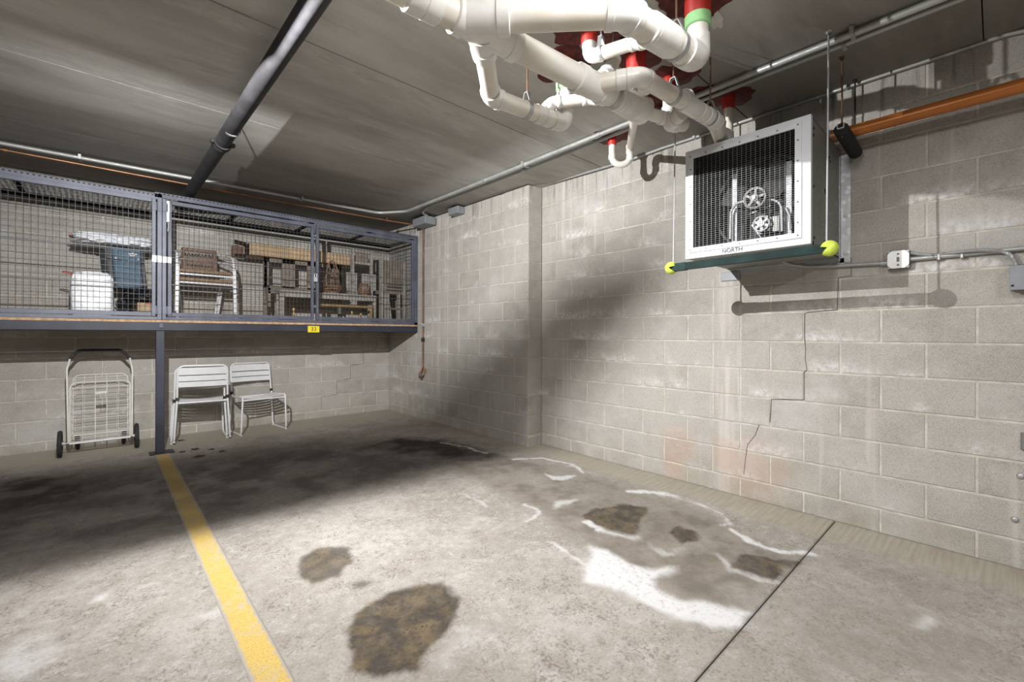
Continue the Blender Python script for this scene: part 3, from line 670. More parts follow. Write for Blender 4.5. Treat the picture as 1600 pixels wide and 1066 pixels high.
# upright struts, bearing hoops, pulleys and motor behind the grille
for (u, v0, v1, x) in ((1148, 272, 378, 2.98), (1233, 252, 362, 2.98)):
    a = fanpt(u, v1, x); b = fanpt(u, v0, x); m = MB(); m.box((x - .008, a.y - .016, FZ0 + k), (x + .008, a.y + .016, b.z), None, .003); m.build('strut', M['bright'], fan)
for L, x in (([(1141, 374), (1142, 330), (1150, 318), (1166, 314), (1172, 312)], 2.94), ([(1222, 362), (1221, 325), (1217, 316), (1207, 312), (1199, 313)], 2.94), ([(1236, 358), (1234, 338), (1228, 325)], 2.96)):
    pts = fillet([fanpt(u, v, x) for u, v in L], .05, 4); m = MB(); m.tube(pts, .008, 10); m.build('bearing_hoop', M['bright'], fan)
def wheel(c, r, name, mat, spokes=5, hub=.3):
    m = MB(); c = Vector(c)
    prof = [(r * .80, -.012), (r * .98, -.014), (r, -.010), (r * .93, 0), (r, .010), (r * .98, .014), (r * .80, .012), (r * .80, -.012)]
    m.lathe(c, (1, 0, 0), prof, 32)
    m.lathe(c, (1, 0, 0), [(.001, -.018), (r * hub, -.018), (r * hub * 1.1, .016), (.001, .016)], 20)
    for i in range(spokes):
        a = 2 * math.pi * i / spokes + .4; d = Vector((0, math.cos(a), math.sin(a))); m.bar(c + d * r * hub * .8, c + d * r * .86, .014, .02, (1, 0, 0))
    return m.build(name, mat, fan)
pc = fanpt(1180, 310, 2.91); wheel(pc, .066, 'fan_pulley', M['grey'], 5, .34)
m = MB(); m.cyl(pc + Vector((-.03, 0, 0)), pc + Vector((.3, 0, 0)), .013, 14); m.build('shaft', M['bright'], fan)
mc = fanpt(1190, 350, 2.91); wheel(mc, .048, 'motor_pulley', M['bright'], 6, .42)
m = MB(); m.lathe(mc + Vector((.03, 0, 0)), (1, 0, 0), [(.001, 0), (.055, 0), (.062, .01), (.062, .13), (.05, .15), (.001, .15)], 24)
for i in range(16):
    a = 2 * math.pi * i / 16; d = Vector((0, math.cos(a), math.sin(a))); m.bar(mc + Vector((.05, 0, 0)) + d * .062, mc + Vector((.15, 0, 0)) + d * .062, .004, .012, d)
m.build('motor', M['grey'], fan)
m = MB(); b0 = fanpt(1212, 350, 2.93); m.box((2.93, b0.y - .02, b0.z - .045), (2.98, b0.y + .02, b0.z + .05), None, .004); m.build('terminal_box', M['grey'], fan)
for a_, b_ in (((1170, 336), (1205, 322)), ((1176, 352), (1190, 372))):
    m = MB(); m.bar(fanpt(*a_, 2.955), fanpt(*b_, 2.955), .03, .007); m.build('motor_bracket', M['grey'], fan)
m = MB(); d = (mc - pc).normalized(); sd = Vector((0, -d.z, d.y))
for s_ in (-1, 1): m.bar(pc + sd * .066 * s_, mc + sd * .042 * s_, .011, .006, sd)
m.build('drive_belt', M['rubber'], fan)
m = MB()
for y in np.linspace(FY0 + .055, FY1 - .03, 7):
    for z in (FZ0 + .05, FZ1 - .036): m.lathe((FX - .008, y, z), (-1, 0, 0), [(.005, 0), (.004, .003), (.0005, .004)], 8)
for z in np.linspace(FZ0 + .12, FZ1 - .12, 5):
    for y in (FY0 + .055, FY1 - .034): m.lathe((FX - .008, y, z), (-1, 0, 0), [(.005, 0), (.004, .003), (.0005, .004)], 8)
m.build('screws', M['grey'], fan, 'stuff')
m = MB()
for x, zz in ((2.88, FZ0 + .04), (2.86, FZ0 + .012), (3.10, FZ0 + .05), (3.12, FZ0 + .045), (3.10, FZ0 + .35), (3.12, FZ0 + .34), (3.2, FZ1 - .12), (3.22, FZ1 - .14), (2.87, FZ1 - .05), (2.86, FZ1 - .09), (2.87, FZ0 + .32)):
    m.lathe((x, FY0, zz), (0, -1, 0), [(.009, 0), (.008, .003), (.0005, .004)], 8)
m.build('side_bolts', M['void'], fan, 'stuff')
m = MB(); m.box((XR - .006, FY0 - .052, FZ0 - .03), (XR, FY0 + .004, FZ1 - .03)); m.box((XR - .045, FY0 - .003, FZ0 - .02), (XR - .006, FY0 + .001, FZ1 - .05)); m.build('side_angle', M['steel'], fan)
m = MB(); m.box((XR - .006, FY0 - .02, FZ0 - .05), (XR, FY1 - .06, FZ0)); m.box((XR - .045, FY0 - .01, FZ0 - .006), (XR, FY1, FZ0 - .001)); m.build('bottom_angle', M['steel'], fan)
m = MB(); m.box((XR - .012, FY1 - .08, FZ0 - .085), (XR - .001, FY1 + .06, FZ0 - .02), None, .002); m.build('corner_tab', M['boxg'], fan)
for y, z in ((FY0 - .03, FZ0 + .03), (FY0 - .03, FZ0 + .27), (FY0 + .26, FZ0 - .028), (FY1 - .14, FZ0 - .03)):
    m = MB(); m.lathe((XR - .006, y, z), (-1, 0, 0), [(.018, 0), (.018, .002), (.008, .003), (.008, .008), (.001, .008)], 14); m.build('anchor_washer', M['steel'], fan)
a = at(1144, 388.5, 'x', FX - .001)
text_part('lettering', 'NORTH', .034, Matrix.Translation((FX - .0022, a.y, FZ0 + .0165)) @ Matrix(((0, 0, -1, 0), (-1, 0, 0, 0), (0, 1, 0, 0), (0, 0, 0, 1))), M['ink'], fan)

# ------------------------------------------------------------------ hanging bar with tennis balls
BX = 2.755; LY, RY = 1.437, .597; LZ, RZ = 1.612, 1.622
hb = thing('hanging_guide_bar', 'dark green square bar with tennis ball ends hung on rods under the fan', 'parking guide', (BX, (LY + RY) / 2, 1.62))
m = MB(); m.bar((BX, LY + .01, LZ), (BX, RY - .01, RZ), .036, .044); m.build('bar', M['grass'], hb)
m = MB(); m.bar((BX, LY - .0, LZ), (BX, LY - .09, LZ + .001), .041, .049); m.build('tape_sleeve', simple('dark_green_tape', (.014, .042, .04), .6, 0, .2, 14, 0, .2), hb)
def ball_part(y, z, sg):
    m = MB(); r = .041
    def fn(d): return d * r
    n, mm = 26, 16; vs = []; c = Vector((BX, y, z)); 
    for i in range(mm + 1):
        ph = math.pi * i / mm
        for j in range(n):
            t = -math.pi * .84 + 2 * math.pi * .84 * j / (n - 1)             # open slit facing the bar
            d = Vector((math.cos(ph), sg * math.sin(ph) * math.cos(t + .25), math.sin(ph) * math.sin(t + .25))); vs.append(c + d * r)
    fs = [(i * n + j, (i + 1) * n + j, (i + 1) * n + j + 1, i * n + j + 1) for i in range(mm) for j in range(n - 1)]
    m.add(vs, fs, True)
    vi = [c + (Vector(v) - c) * .9 for v in vs]; m.add(vi, [q[::-1] for q in fs], True)
    b = 0; q = len(vs)
    for i in range(mm):
        for j in (0, n - 1): m.add([vs[i * n + j], vs[(i + 1) * n + j], vi[(i + 1) * n + j], vi[i * n + j]], [(0, 1, 2, 3)])
    return m.build('tennis_ball', M['ball'], hb)
ball_part(RY - .012, RZ - .002, -1); ball_part(LY + .012, LZ, 1)
for y, z, mt_ in ((LY, LZ, 'steel'), (RY, RZ, 'bright')):
    m = MB(); m.cyl((BX, y, z), (BX + .03, y, CZ - .01), .0045, 8); m.lathe((BX + .03, y, CZ - .016), (0, 0, 1), [(.011, 0), (.011, .012), (.016, .016)], 10); m.build('hanging_rod', M[mt_], hb)

# ------------------------------------------------------------------ orange copper pipe on its strut
op = thing('copper_pipe', 'thick orange copper pipe running along the right wall above the fan', 'pipe', (3.3, .6, 2.385))
m = MB(); m.cyl((3.30, .665, 2.392), (3.30, -3.6, 2.392), .0355, 28); m.build('pipe', M['orange'], op)
m = MB(); m.ring((3.30, .690, 2.392), (3.30, .655, 2.392), .0385, .030, 24); m.build('end_collar', M['copper_b'], op)
st_ = thing('strut_hanger', 'black foam wrapped strut hanging on rods at the end of the orange pipe', 'pipe hanger', (3.25, .57, 2.33))
m = MB(); a, b = Vector((3.065, .598, 2.336)), Vector((3.45, .598, 2.306)); d = (b - a).normalized()
m.tube([a, a + d * .004, b - d * .004, b], [.030, .036, .036, .03], 18); m.build('foam_sleeve', M['foam'], st_)
m = MB(); m.bar(a - d * .012, b + d * .012, .030, .006); 
for s_ in (-1, 1): m.bar(a - d * .012 + Vector((0, s_ * .015, .012)), b + d * .01 + Vector((0, s_ * .015, .012)), .004, .022)
m.build('channel', M['steel'], st_)
for x, mt_ in ((3.09, 'copper'), (3.43, 'black')):
    m = MB(); zz = 2.336 - (x - 3.065) * .078; m.cyl((x, .598, zz - .04), (x, .598, CZ - .003), .0048, 8); m.lathe((x, .598, CZ - .014), (0, 0, 1), [(.010, 0), (.010, .010), (.015, .013)], 8); m.build('threaded_rod', M[mt_], st_)
m = MB(); m.lathe((3.09, .598, 2.366), (0, 0, 1), [(.010, 0), (.010, .008), (.001, .008)], 6); m.build('nut', M['bright'], st_)

# ------------------------------------------------------------------ electrical boxes and conduits on the right wall
sw = thing('switch_box', 'aluminium switch box with chamfered corners beside the fan on the block wall', 'switch', (XR, .42, 1.66))
p0 = at(1385.5, 390.5, 'x', XR - .05); p1 = at(1421.5, 420, 'x', XR - .05); Y0, Y1 = sorted((p0.y, p1.y)); Z0, Z1 = 1.626, 1.736
cz = at(1403, 405.5, 'x', XR - .05).z; Z0, Z1 = cz - .054, cz + .054
m = MB(); m.box((XR - .045, Y0, Z0), (XR, Y1, Z1), None, .006); m.build('body', M['grey'], sw)
m = MB(); c = .022; oc = [(Y0 + c, Z0 + .003), (Y1 - c, Z0 + .003), (Y1 - .003, Z0 + c), (Y1 - .003, Z1 - c), (Y1 - c, Z1 - .003), (Y0 + c, Z1 - .003), (Y0 + .003, Z1 - c), (Y0 + .003, Z0 + c)]
m.add([(XR - .052, y, z) for y, z in oc] + [(XR - .045, y, z) for y, z in oc], [tuple(range(8))] + [(i, 8 + i, 8 + (i + 1) % 8, (i + 1) % 8) for i in range(8)]); m.build('cover', M['box'], sw)
ym = (Y0 + Y1) / 2
m = MB(); m.box((XR - .056, ym - .006, cz - .014), (XR - .052, ym + .006, cz + .014), None, .002); m.build('toggle', M['grey'], sw)
for z in (cz - .032, cz + .032):
    m = MB(); m.lathe((XR - .052, ym, z), (-1, 0, 0), [(.006, 0), (.005, .003), (.0005, .003)], 10); m.build('screw', M['grey'], sw)
for y in (Y0 + .010, Y1 - .010):
    for z in (Z0 + .010, Z1 - .010):
        m = MB(); m.lathe((XR - .044, y, z), (-1, 0, 0), [(.008, 0), (.008, .003), (.001, .005)], 12); m.build('corner_screw', M['bright'], sw)
cd = thing('wall_conduit', 'thin steel conduit running from the fan to the switch box', 'conduit', (XR, .8, 1.6))
m = MB(); pts = [at(1222, 408, 'x', 3.38), at(1236, 414, 'x', 3.46), at(1262, 416.5, 'x', XR - .02), at(1300, 416, 'x', XR - .02), Vector((XR - .02, Y1 - .0, cz - .012))]
m.tube(fillet(pts, .08, 5), .0105, 10); m.build('pipe', M['conduit'], cd)
m = MB(); m.cyl((XR - .02, Y1 + .03, cz - .012), (XR - .02, Y1, cz - .012), .014, 12); m.build('coupling', M['steel'], cd)
cd2 = thing('wall_conduit', 'shiny steel conduit leaving the switch box towards the right edge', 'conduit', (XR, -.2, 1.68))
pr = at(1600, 388, 'x', XR - .022)
a = at(1424, 405, 'x', XR - .022)
m = MB(); m.tube([a, at(1500, 398, 'x', XR - .022), pr, pr + (pr - a) * .8], .0125, 12); m.build('pipe', M['conduit'], cd2)
m = MB(); m.cyl(a, a + Vector((0, .012, 0)), .017, 12); m.build('connector', M['bright'], cd2)
for u, v in ((1467, 402), (1503, 399)):
    q = at(u, v, 'x', XR - .022); m = MB(); m.box((XR - .038, q.y - .008, q.z - .018), (XR, q.y + .008, q.z + .018), None, .004); m.build('strap', M['steel'], cd2)
fx = thing('flexible_conduit', 'ribbed flexible steel conduit lying over the straight one to the grey box', 'conduit', (XR, -.1, 1.7))
L = [(1423, 395), (1436, 397), (1458, 398.5), (1480, 396), (1505, 393), (1530, 391), (1555, 391.5), (1572, 395), (1582, 402), (1587, 412), (1588, 416)]
pts = [at(u, v, 'x', XR - .030 - (.018 if 3 < i < 8 else 0)) for i, (u, v) in enumerate(L)]
fine_ = []
for i in range(len(pts) - 1):
    p_1, q0_, q1_, p_2 = pts[max(i - 1, 0)], pts[i], pts[i + 1], pts[min(i + 2, len(pts) - 1)]
    nseg = max(4, int((q1_ - q0_).length / .0032))
    for k2 in range(nseg):
        t = k2 / nseg; fine_.append(.5 * ((2 * q0_) + (q1_ - p_1) * t + (2 * p_1 - 5 * q0_ + 4 * q1_ - p_2) * t * t + (3 * q0_ - p_1 - 3 * q1_ + p_2) * t ** 3))
m = MB(); m.tube(fine_, [.0085 if i % 2 else .0105 for i in range(len(fine_))], 10); m.build('flex_pipe', M['steel'], fx)
jb = thing('junction_box', 'grey steel junction box at the right edge of the block wall', 'electrical box', (XR, -.1, 1.6))
q = at(1578, 416, 'x', XR - .07); q2 = at(1578, 453, 'x', XR - .07)
m = MB(); m.box((XR - .068, q.y - .16, q2.z), (XR, q.y, q.z), None, .003); m.build('body', M['boxg'], jb)
m = MB(); m.box((XR - .072, q.y - .162, q2.z - .002), (XR - .068, q.y + .002, q.z + .002), None, .001); m.build('cover', M['boxg'], jb)
m = MB(); s0 = at(1582, 446.5, 'x', XR - .072); m.lathe((XR - .072, s0.y, s0.z), (-1, 0, 0), [(.006, 0), (.005, .003), (.0005, .003)], 10); m.build('screw', M['ink'], jb)

# ------------------------------------------------------------------ ceiling conduits
def conduit(label, pts, r, fil, mat='conduit', coup=(), straps=(), name='ceiling_conduit'):
    t = thing(name, label, 'conduit', tuple(pts[0])); pp = fillet(pts, fil, 7)
    m = MB(); m.tube(pp, r, 12); m.build('pipe', M[mat], t)
    for i, f_ in coup:
        a, b = Vector(pts[i]), Vector(pts[i + 1]); c = a.lerp(b, f_); d = (b - a).normalized() * .03
        m = MB(); m.cyl(c - d, c + d, r * 1.22, 12); m.build('coupling', M['steel'], t)
    for i, f_ in straps:
        a, b = Vector(pts[i]), Vector(pts[i + 1]); c = a.lerp(b, f_); d = (b - a).normalized(); sd = d.cross(Vector((0, 0, 1))).normalized()
        m = MB(); m.bar(c - sd * r * 2.4, c + sd * r * 2.4, .018, r * 2.3, (0, 0, 1)); m.build('strap', M['steel'], t)
    return t
zA = 2.725
cA = [at(u, v, 'z', zA) for u, v in ((1480, -2), (1280, 71), (1000, 192), (860, 248), (700, 305))]
xa0 = cA[1].x; 
conduit('upper and thicker of two steel conduits running side by side along the ceiling', [(2.86, -4, zA), (2.84, 1.3, zA), (2.85, 4.0, zA), (2.84, 5.05, zA), (2.60, 5.335, zA - .01), (1.6, 5.345, zA - .02), (-4.0, 5.60, zA - .02)], .018, .16, 'conduit', ((0, .70), (1, .3), (1, .82)), ((0, .85), (1, .6), (4, .93), (5, .31)))
conduit('lower and thinner of two steel conduits running side by side along the ceiling', [(2.90, -4, zA + .006), (2.93, 1.3, zA + .006), (2.945, 4.0, zA + .006), (2.93, 4.72, zA + .006), (3.02, 4.98, zA), (3.12, 5.02, zA - .01)], .0145, .14, 'conduit', ((0, .72), (1, .5)), ((0, .86), (1, .64)))
pw = [at(u, v, 'x', XR - .03) for u, v in ((1585, 57), (1400, 109), (1250, 156), (1110, 205))]
zw = sum(p.z for p in pw) / 4
conduit('steel conduit along the top of the right wall, bending down at the right edge', [(XR - .022, -.155, 1.9), (XR - .022, -.155, zw - .02), (XR - .022, -.02, zw), (XR - .022, 1.9, zw), (XR - .03, 2.2, zw - .012), (XR - .035, 3.1, zw + .012), (XT0 - .035, 3.5, zw + .012), (XT1 - .02, 5.0, zw + .012)], .0115, [.01, .1, .06, .2, .2, .2, .2, .01], 'conduit', ((2, .1),), ((2, .35), (2, .86), (6, .55)))
bxs = thing('ceiling_junction_box', 'square grey junction box where the conduits meet in the far corner', 'electrical box', (3.17, 5.3, CZ))
pA = at(672, 345, 'x', 3.15)
m = MB(); m.box((3.09, 5.02, CZ - .135), (3.25, 5.34, CZ - .035), None, .003); m.build('body', M['boxg'], bxs)
m = MB(); m.lathe((3.17, 5.02, CZ - .07), (0, -1, 0), [(.008, 0), (.006, .003), (.0005, .003)], 8); m.build('screw', M['bright'], bxs)
bx2 = thing('ceiling_junction_box', 'small grey box on the thick wall just under the ceiling', 'electrical box', (3.24, 4.5, CZ))
m = MB(); m.box((3.17, 4.42, CZ - .105), (3.275, 4.62, CZ - .02), None, .003); m.build('body', M['boxg'], bx2)
# thin copper line beside the back conduit, dropping down the thick wall to a capped end
cz_ = 2.676
cp = thing('copper_drain_line', 'thin brown copper line crossing the ceiling and dropping down the thick wall', 'pipe', (3.2, 5.3, 1.3))
xd = at(661, 450, 'y', 5.40); xd = Vector((3.225, 5.34, 0))
def vpt(v): return at(661, v, 'y', xd.y)
px_ = at(661, 470, 'y', xd.y).x
m = MB(); m.tube(fillet([(-4, 5.53, cz_), (1.5, 5.52, cz_), (2.8, 5.46, cz_), (px_, xd.y, cz_ - .02), (px_, xd.y, vpt(573).z)], .02, 4), .0085, 10); m.build('pipe', M['copper_b'], cp)
m = MB(); m.tube([(px_, xd.y, cz_ - .05), (px_, xd.y, vpt(573).z), (px_ - .055, xd.y, vpt(585).z), (px_ - .055, xd.y, vpt(589).z), (px_ - .03, xd.y, vpt(591).z), (px_ + .03, xd.y, vpt(586).z)], .0125, 12); m.build('drop_pipe', M['copper'], cp)
m = MB(); m.cyl((px_ + .02, xd.y, vpt(587).z), (px_ + .075, xd.y, vpt(583).z), .019, 14); m.build('end_cap', M['dull'], cp)
m = MB(); c = (px_, xd.y, vpt(508).z); m.box((px_ - .022, xd.y - .02, c[2] - .022), (px_ + .022, xd.y + .02, c[2] + .022), None, .004); m.cyl((px_ + .02, xd.y, c[2]), (XT1, xd.y, c[2]), .02, 12); m.build('pipe_clamp', M['bright'], cp)
m = MB(); z_ = vpt(531).z; m.lathe((px_, xd.y, z_ - .03), (0, 0, 1), [(.013, 0), (.026, .008), (.02, .02), (.028, .03), (.026, .045), (.013, .06)], 14); m.build('valve', M['black'], cp)
def cl_hanger(x, y):
    m = MB(); m.cyl((x, y, CZ), (x, y, cz_ + .012), .004, 6); m.ring((x - .012, y, cz_), (x + .012, y, cz_), .016, .011, 14); m.build('pipe_hanger', M['copper_b'], cp)
for u in (7, 358): q = at(u, 232 if u < 100 else 293, 'z', cz_); cl_hanger(q.x, 5.525 if u < 100 else 5.52)
cl_hanger(2.78, 5.462)

# ------------------------------------------------------------------ black sprinkler main
sp = thing('sprinkler_pipe', 'long black iron sprinkler pipe crossing under the ceiling planks', 'pipe', (.68, 3, 2.62))
xs = .678; zs_ = 2.615
m = MB(); m.cyl((xs + .02, -5.9, zs_), (xs - .012, YB + .02, zs_), .050, 24); m.build('pipe', M['blackpipe'], sp)
yc_ = at(346, 228, 'z', zs_ - .02).y
m = MB(); m.lathe((xs, yc_ - .045, zs_), (0, 1, 0), [(.05, 0), (.058, .003), (.060, .02), (.056, .026), (.056, .062), (.060, .068), (.058, .086), (.05, .09)], 24); m.build('grooved_coupling', M['blackpipe'], sp)
for s_ in (-1, 1):
    m = MB(); m.box((xs + s_ * .066 - .014, yc_ - .022, zs_ - .014), (xs + s_ * .066 + .014, yc_ + .022, zs_ + .014), None, .006); m.build('coupling_lug', M['blackpipe'], sp)
yh_ = at(368, 203, 'z', zs_).y
m = MB(); m.ring((xs, yh_ - .013, zs_), (xs, yh_ + .013, zs_), .0535, .05, 24); m.build('ring_hanger', M['steel'], sp)
m = MB(); m.cyl((xs, yh_, zs_ + .05), (xs, yh_, CZ), .006, 8); m.build('hanger_rod', M['copper'], sp)

# ------------------------------------------------------------------ white plastic drain pipes
dp = thing('drain_pipes', 'branching white plastic drain pipes hung under the ceiling with red and green collars', 'drain pipe', (1.8, 1.3, 2.4))
def pr_(u, v, z=2.40): return at(u, v, 'z', z)
def run(pts, r, fil=.07, sleeves=(), elbows=True, caps=True, seg=7, mat='pvc'):
    """pipe through pts; an elbow fitting at every bend; sleeves = (segment, fraction, length)"""
    pts = [Vector(p) for p in pts]; m = MB(); m.tube(fillet(pts, fil, seg), r, 20, caps); m.build('pipe', M[mat], dp)
    if elbows:
        for i in range(1, len(pts) - 1):
            a, p, b = pts[i - 1], pts[i], pts[i + 1]; u = (a - p).normalized(); v = (b - p).normalized()
            ang = u.angle(v)
            if ang > math.pi - .12: continue
            t = min(fil / math.tan(ang / 2), (a - p).length * .49, (b - p).length * .49); e = r * .75
            path = fillet([p + u * (t + e), p, p + v * (t + e)], fil, seg)
            m = MB(); m.tube(path, r * 1.09, 22)
            for q, d in ((p + u * (t + e), u), (p + v * (t + e), v)):
                m.tube([q - d * r * .55, q - d * r * .5, q - d * .003, q], [r * 1.1, r * 1.16, r * 1.16, r * 1.09], 22)
            m.build('elbow', M['pvc_fit'], dp)
    for i, f_, L in sleeves:
        a, b = pts[i], pts[i + 1]; c = a.lerp(b, f_); d = (b - a).normalized()
        m = MB(); m.tube([c - d * L / 2, c - d * (L / 2 - .004), c + d * (L / 2 - .004), c + d * L / 2], [r * 1.04, r * 1.13, r * 1.13, r * 1.04], 22); m.build('coupling', M['pvc_fit'], dp)
def wye(p, q, r, L, name='wye'):                         # fitting body along p->q with thicker hubs at both ends
    p = Vector(p); q = Vector(q); d = (q - p).normalized(); m = MB()
    m.tube([p, p + d * .004, p + d * L, p + d * (L + .003), q - d * (L + .003), q - d * L, q - d * .004, q], [r * 1.09, r * 1.17, r * 1.17, r * 1.1, r * 1.1, r * 1.17, r * 1.17, r * 1.09], 24); m.build(name, M['pvc_fit'], dp)
R4, R3, R2 = .057, .0445, .030
mainp = [Vector((.25, 1.475, 2.40)), pr_(742, 36), pr_(900, 115), pr_(952, 144), pr_(1003, 172)]
mainp[1:] = [Vector((p.x, 1.44 - .094 * (p.x - .884), 2.40)) for p in mainp[1:]]
md = (mainp[4] - mainp[0]).normalized(); mline = lambda x: mainp[0] + md * ((x - mainp[0].x) / md.x)
m = MB(); m.tube([mline(.0), mline(2.2)], R4, 24); m.build('pipe', M['pvc'], dp)
wye(mline(.80), mline(.93), R4, .06, 'coupling')
wye(mline(.99), mline(1.30), R4, .045)                    # big double wye
wye(mline(1.66), mline(1.885), R4, .05, 'tee')
wye(mline(1.95), mline(2.0), R4, .02, 'coupling')
m = MB(); q = mline(1.985); m.tube([q, q + md * .02, q + md * .05, q + md * .10, q + md * .105, q + md * .115, q + md * .20, q + md * .205], [R4, R4 * 1.18, R4 * 1.2, R4 * 1.2, R4 * 1.26, R4 * 1.27, R4 * 1.27, R4 * 1.22], 24); m.build('end_cap', M['pvc_fit'], dp)
# branch 1a: wye arm to the right, 45 degree bend, run and riser
b0 = mline(1.03); b1 = pr_(950, 21); b1 = Vector((b1.x, b1.y, 2.40)); b2 = Vector((1.945, .927, 2.42)); b3 = Vector((2.03, .93, CZ - .01))
dA = (b1 - b0).normalized()
m = MB(); m.tube([b0, b0 + dA * .175], R4 * 1.12, 24); m.tube([b0 + dA * .135, b0 + dA * .14, b0 + dA * .186, b0 + dA * .19], [R4 * 1.12, R4 * 1.22, R4 * 1.22, R4 * 1.1], 24); m.build('wye_arm', M['pvc_fit'], dp)
b1 = Vector((1.46, .965, 2.40))
run([b0, b1, b2], R4 * .98, .07, ((1, .36, .04), (1, .62, .04)))
m = MB(); q = b1.lerp(b2, .36); d = (b2 - b1).normalized(); m.tube([q, q + d * .13], R4 * 1.12, 24); m.build('tee', M['pvc_fit'], dp)
e0 = b1.lerp(b2, .86)
m = MB(); pth = fillet([e0, Vector((1.995, .925, 2.425)), Vector((1.995, .925, 2.53))], .09, 9); m.tube(pth, [R4 * 1.12 - (R4 * 1.12 - .052) * i / (len(pth) - 1) for i in range(len(pth))], 24); m.build('elbow', M['pvc_fit'], dp)
m = MB(); m.tube([(1.995, .925, 2.50), (1.995, .925, CZ)], .046, 20); m.build('pipe', M['pvc'], dp)
def collar(x, y, r, z0, z1, green=None):
    m = MB(); m.tube([(x, y, z0), (x, y, z0 + .004), (x, y, z1)], [r * .96, r, r * 1.03], 22); m.build('red_collar', M['red'], dp)
    if green:
        m = MB(); m.tube([(x, y, z0 - green), (x, y, z0 - green + .004), (x, y, z0 + .003), (x, y, z0 + .006)], [r * .92, r * 1.0, r * 1.02, r * .9], 22); m.build('green_gasket', M['green'], dp)
collar(1.995, .925, .056, 2.615, CZ, .045)
# branch 1b: towards the back, then along, riser with green gasket
c0 = Vector((1.12, 1.405, 2.395)); c1 = pr_(774, 158); c2 = pr_(872, 187); c1.z = c2.z = 2.395
c2 = Vector((1.985, 1.71, 2.40)); c1 = Vector((1.475, 1.765, 2.395))
run([c0, c1, c2, Vector((1.985, 1.705, CZ))], R3, .06, ((1, .62, .05), (1, .74, .05), (2, .42, .05)))
m = MB(); d = (c1 - c0).normalized(); m.tube([c0, c0 + d * .10, c0 + d * .104, c0 + d * .16, c0 + d * .164], [R3 * 1.5, R3 * 1.2, R3 * 1.3, R3 * 1.24, R3], 22); m.build('wye_arm', M['pvc_fit'], dp)
collar(1.985, 1.705, .054, 2.63, CZ, .04)
run([c1.lerp(c2, .66), Vector((1.86, 1.70, 2.475)), Vector((2.02, 1.55, 2.50)), mline(2.06) + Vector((0, .02, .03))], R2 * 1.05, .06, ((0, .7, .03),))
# net 2: riser beyond the main with a horizontal arm
run([Vector((1.815, 1.40, CZ)), Vector((1.815, 1.40, 2.575)), Vector((1.86, 1.15, 2.555)), Vector((1.84, .97, 2.46))], R2 * 1.05, .05, ())
collar(1.815, 1.40, .041, 2.645, CZ)
run([mline(1.80) + Vector((0, 0, .02)), Vector((1.90, 1.36, 2.50)), Vector((1.95, 1.34, 2.60))], R2 * 1.2, .05, ())
# net 3: tee arm from the main, run to the fan, then into the far riser
d0 = mline(1.77); d1 = Vector((1.89, 1.155, 2.405)); d2 = Vector((2.60, 1.105, 2.41)); d3 = Vector((2.97, 1.215, 2.43)); d4 = Vector((3.06, 1.21, 2.44))
run([d0, d1, d2, d3], R3 * .93, .06, ((0, .62, .05), (1, .62, .05), (1, .78, .045), (1, .88, .045)))
m = MB(); q = d1.lerp(d2, .52); d = (d2 - d1).normalized(); m.tube([q, q + d * .14], R3 * 1.06, 22); m.build('wye', M['pvc_fit'], dp)
m = MB(); q0_ = d1.lerp(d2, .60); q1_ = Vector((2.425, 1.20, 2.525)); d = (q1_ - q0_).normalized()
m.tube([q0_, q1_ - d * .04, q1_ - d * .035, q1_], [R3 * .95, R3 * .95, R3 * 1.1, R3 * 1.1], 22, False); m.ring(q1_ - d * .05, q1_ + d * .002, R3 * 1.1, R3 * .92, 22); m.build('open_hub', M['pvc_fit'], dp)
run([Vector((2.56, 1.37, CZ)), Vector((2.56, 1.37, 2.52)), Vector((2.40, 1.30, 2.42)), Vector((2.24, 1.34, 2.42))], R2 * 1.1, .05, ())
collar(2.56, 1.37, .036, 2.66, CZ)
run([Vector((2.36, 1.18, 2.40)), Vector((2.42, 1.29, 2.395)), Vector((2.54, 1.26, 2.42))], R2 * 1.35, .05, ())
run([Vector((3.06, 1.21, CZ)), Vector((3.06, 1.21, 2.425)), d3], R2 * .98, .04, ((0, .80, .06),))
collar(3.06, 1.21, .038, 2.672, CZ)
# net 6: small trap near the thick corner
run([Vector((3.0, 2.085, CZ)), Vector((3.0, 2.085, 2.53)), Vector((3.10, 1.985, 2.53)), Vector((3.10, 1.985, 2.665)), mline(2.12) + Vector((0, 0, -.02))], .0255, .066, ((0, .72, .04), (2, .36, .04)), elbows=False)
m = MB(); q = Vector((3.10, 1.985, 2.645)); m.tube(fillet([q - Vector((0, 0, .03)), q + Vector((0, 0, .02)), q + Vector((0, 0, .02)) + (mline(2.12) - q).normalized() * .06], .03, 4), .031, 18); m.build('elbow', M['pvc_fit'], dp)
collar(3.0, 2.085, .034, 2.685, CZ)
# hangers
def clevis(p, d, r, rod_mat='copper'):
    p = Vector(p); d = Vector(d).normalized(); m = MB(); m.ring(p - d * .012, p + d * .012, r + .003, r, 24)
    s_ = d.cross(Vector((0, 0, 1))).normalized()
    for k2 in (-1, 1): m.bar(p + s_ * r * k2, p + s_ * .012 * k2 + Vector((0, 0, r + .05)), .022, .003, s_)
    m.bar(p - s_ * .014 + Vector((0, 0, r + .05)), p + s_ * .014 + Vector((0, 0, r + .05)), .022, .004); m.build('clevis_hanger', M['steel'], dp)
    m = MB(); m.cyl(p + Vector((0, 0, r + .04)), (p.x, p.y, CZ), .0045, 8); m.build('hanger_rod', M[rod_mat], dp)
clevis(c1.lerp(c2, .46), c2 - c1, R3); clevis(Vector((1.826, 1.335, 2.57)), (.04, -.25, 0), R2 * 1.06, 'steel'); clevis(d1.lerp(d2, .40), d2 - d1, R3 * .94)
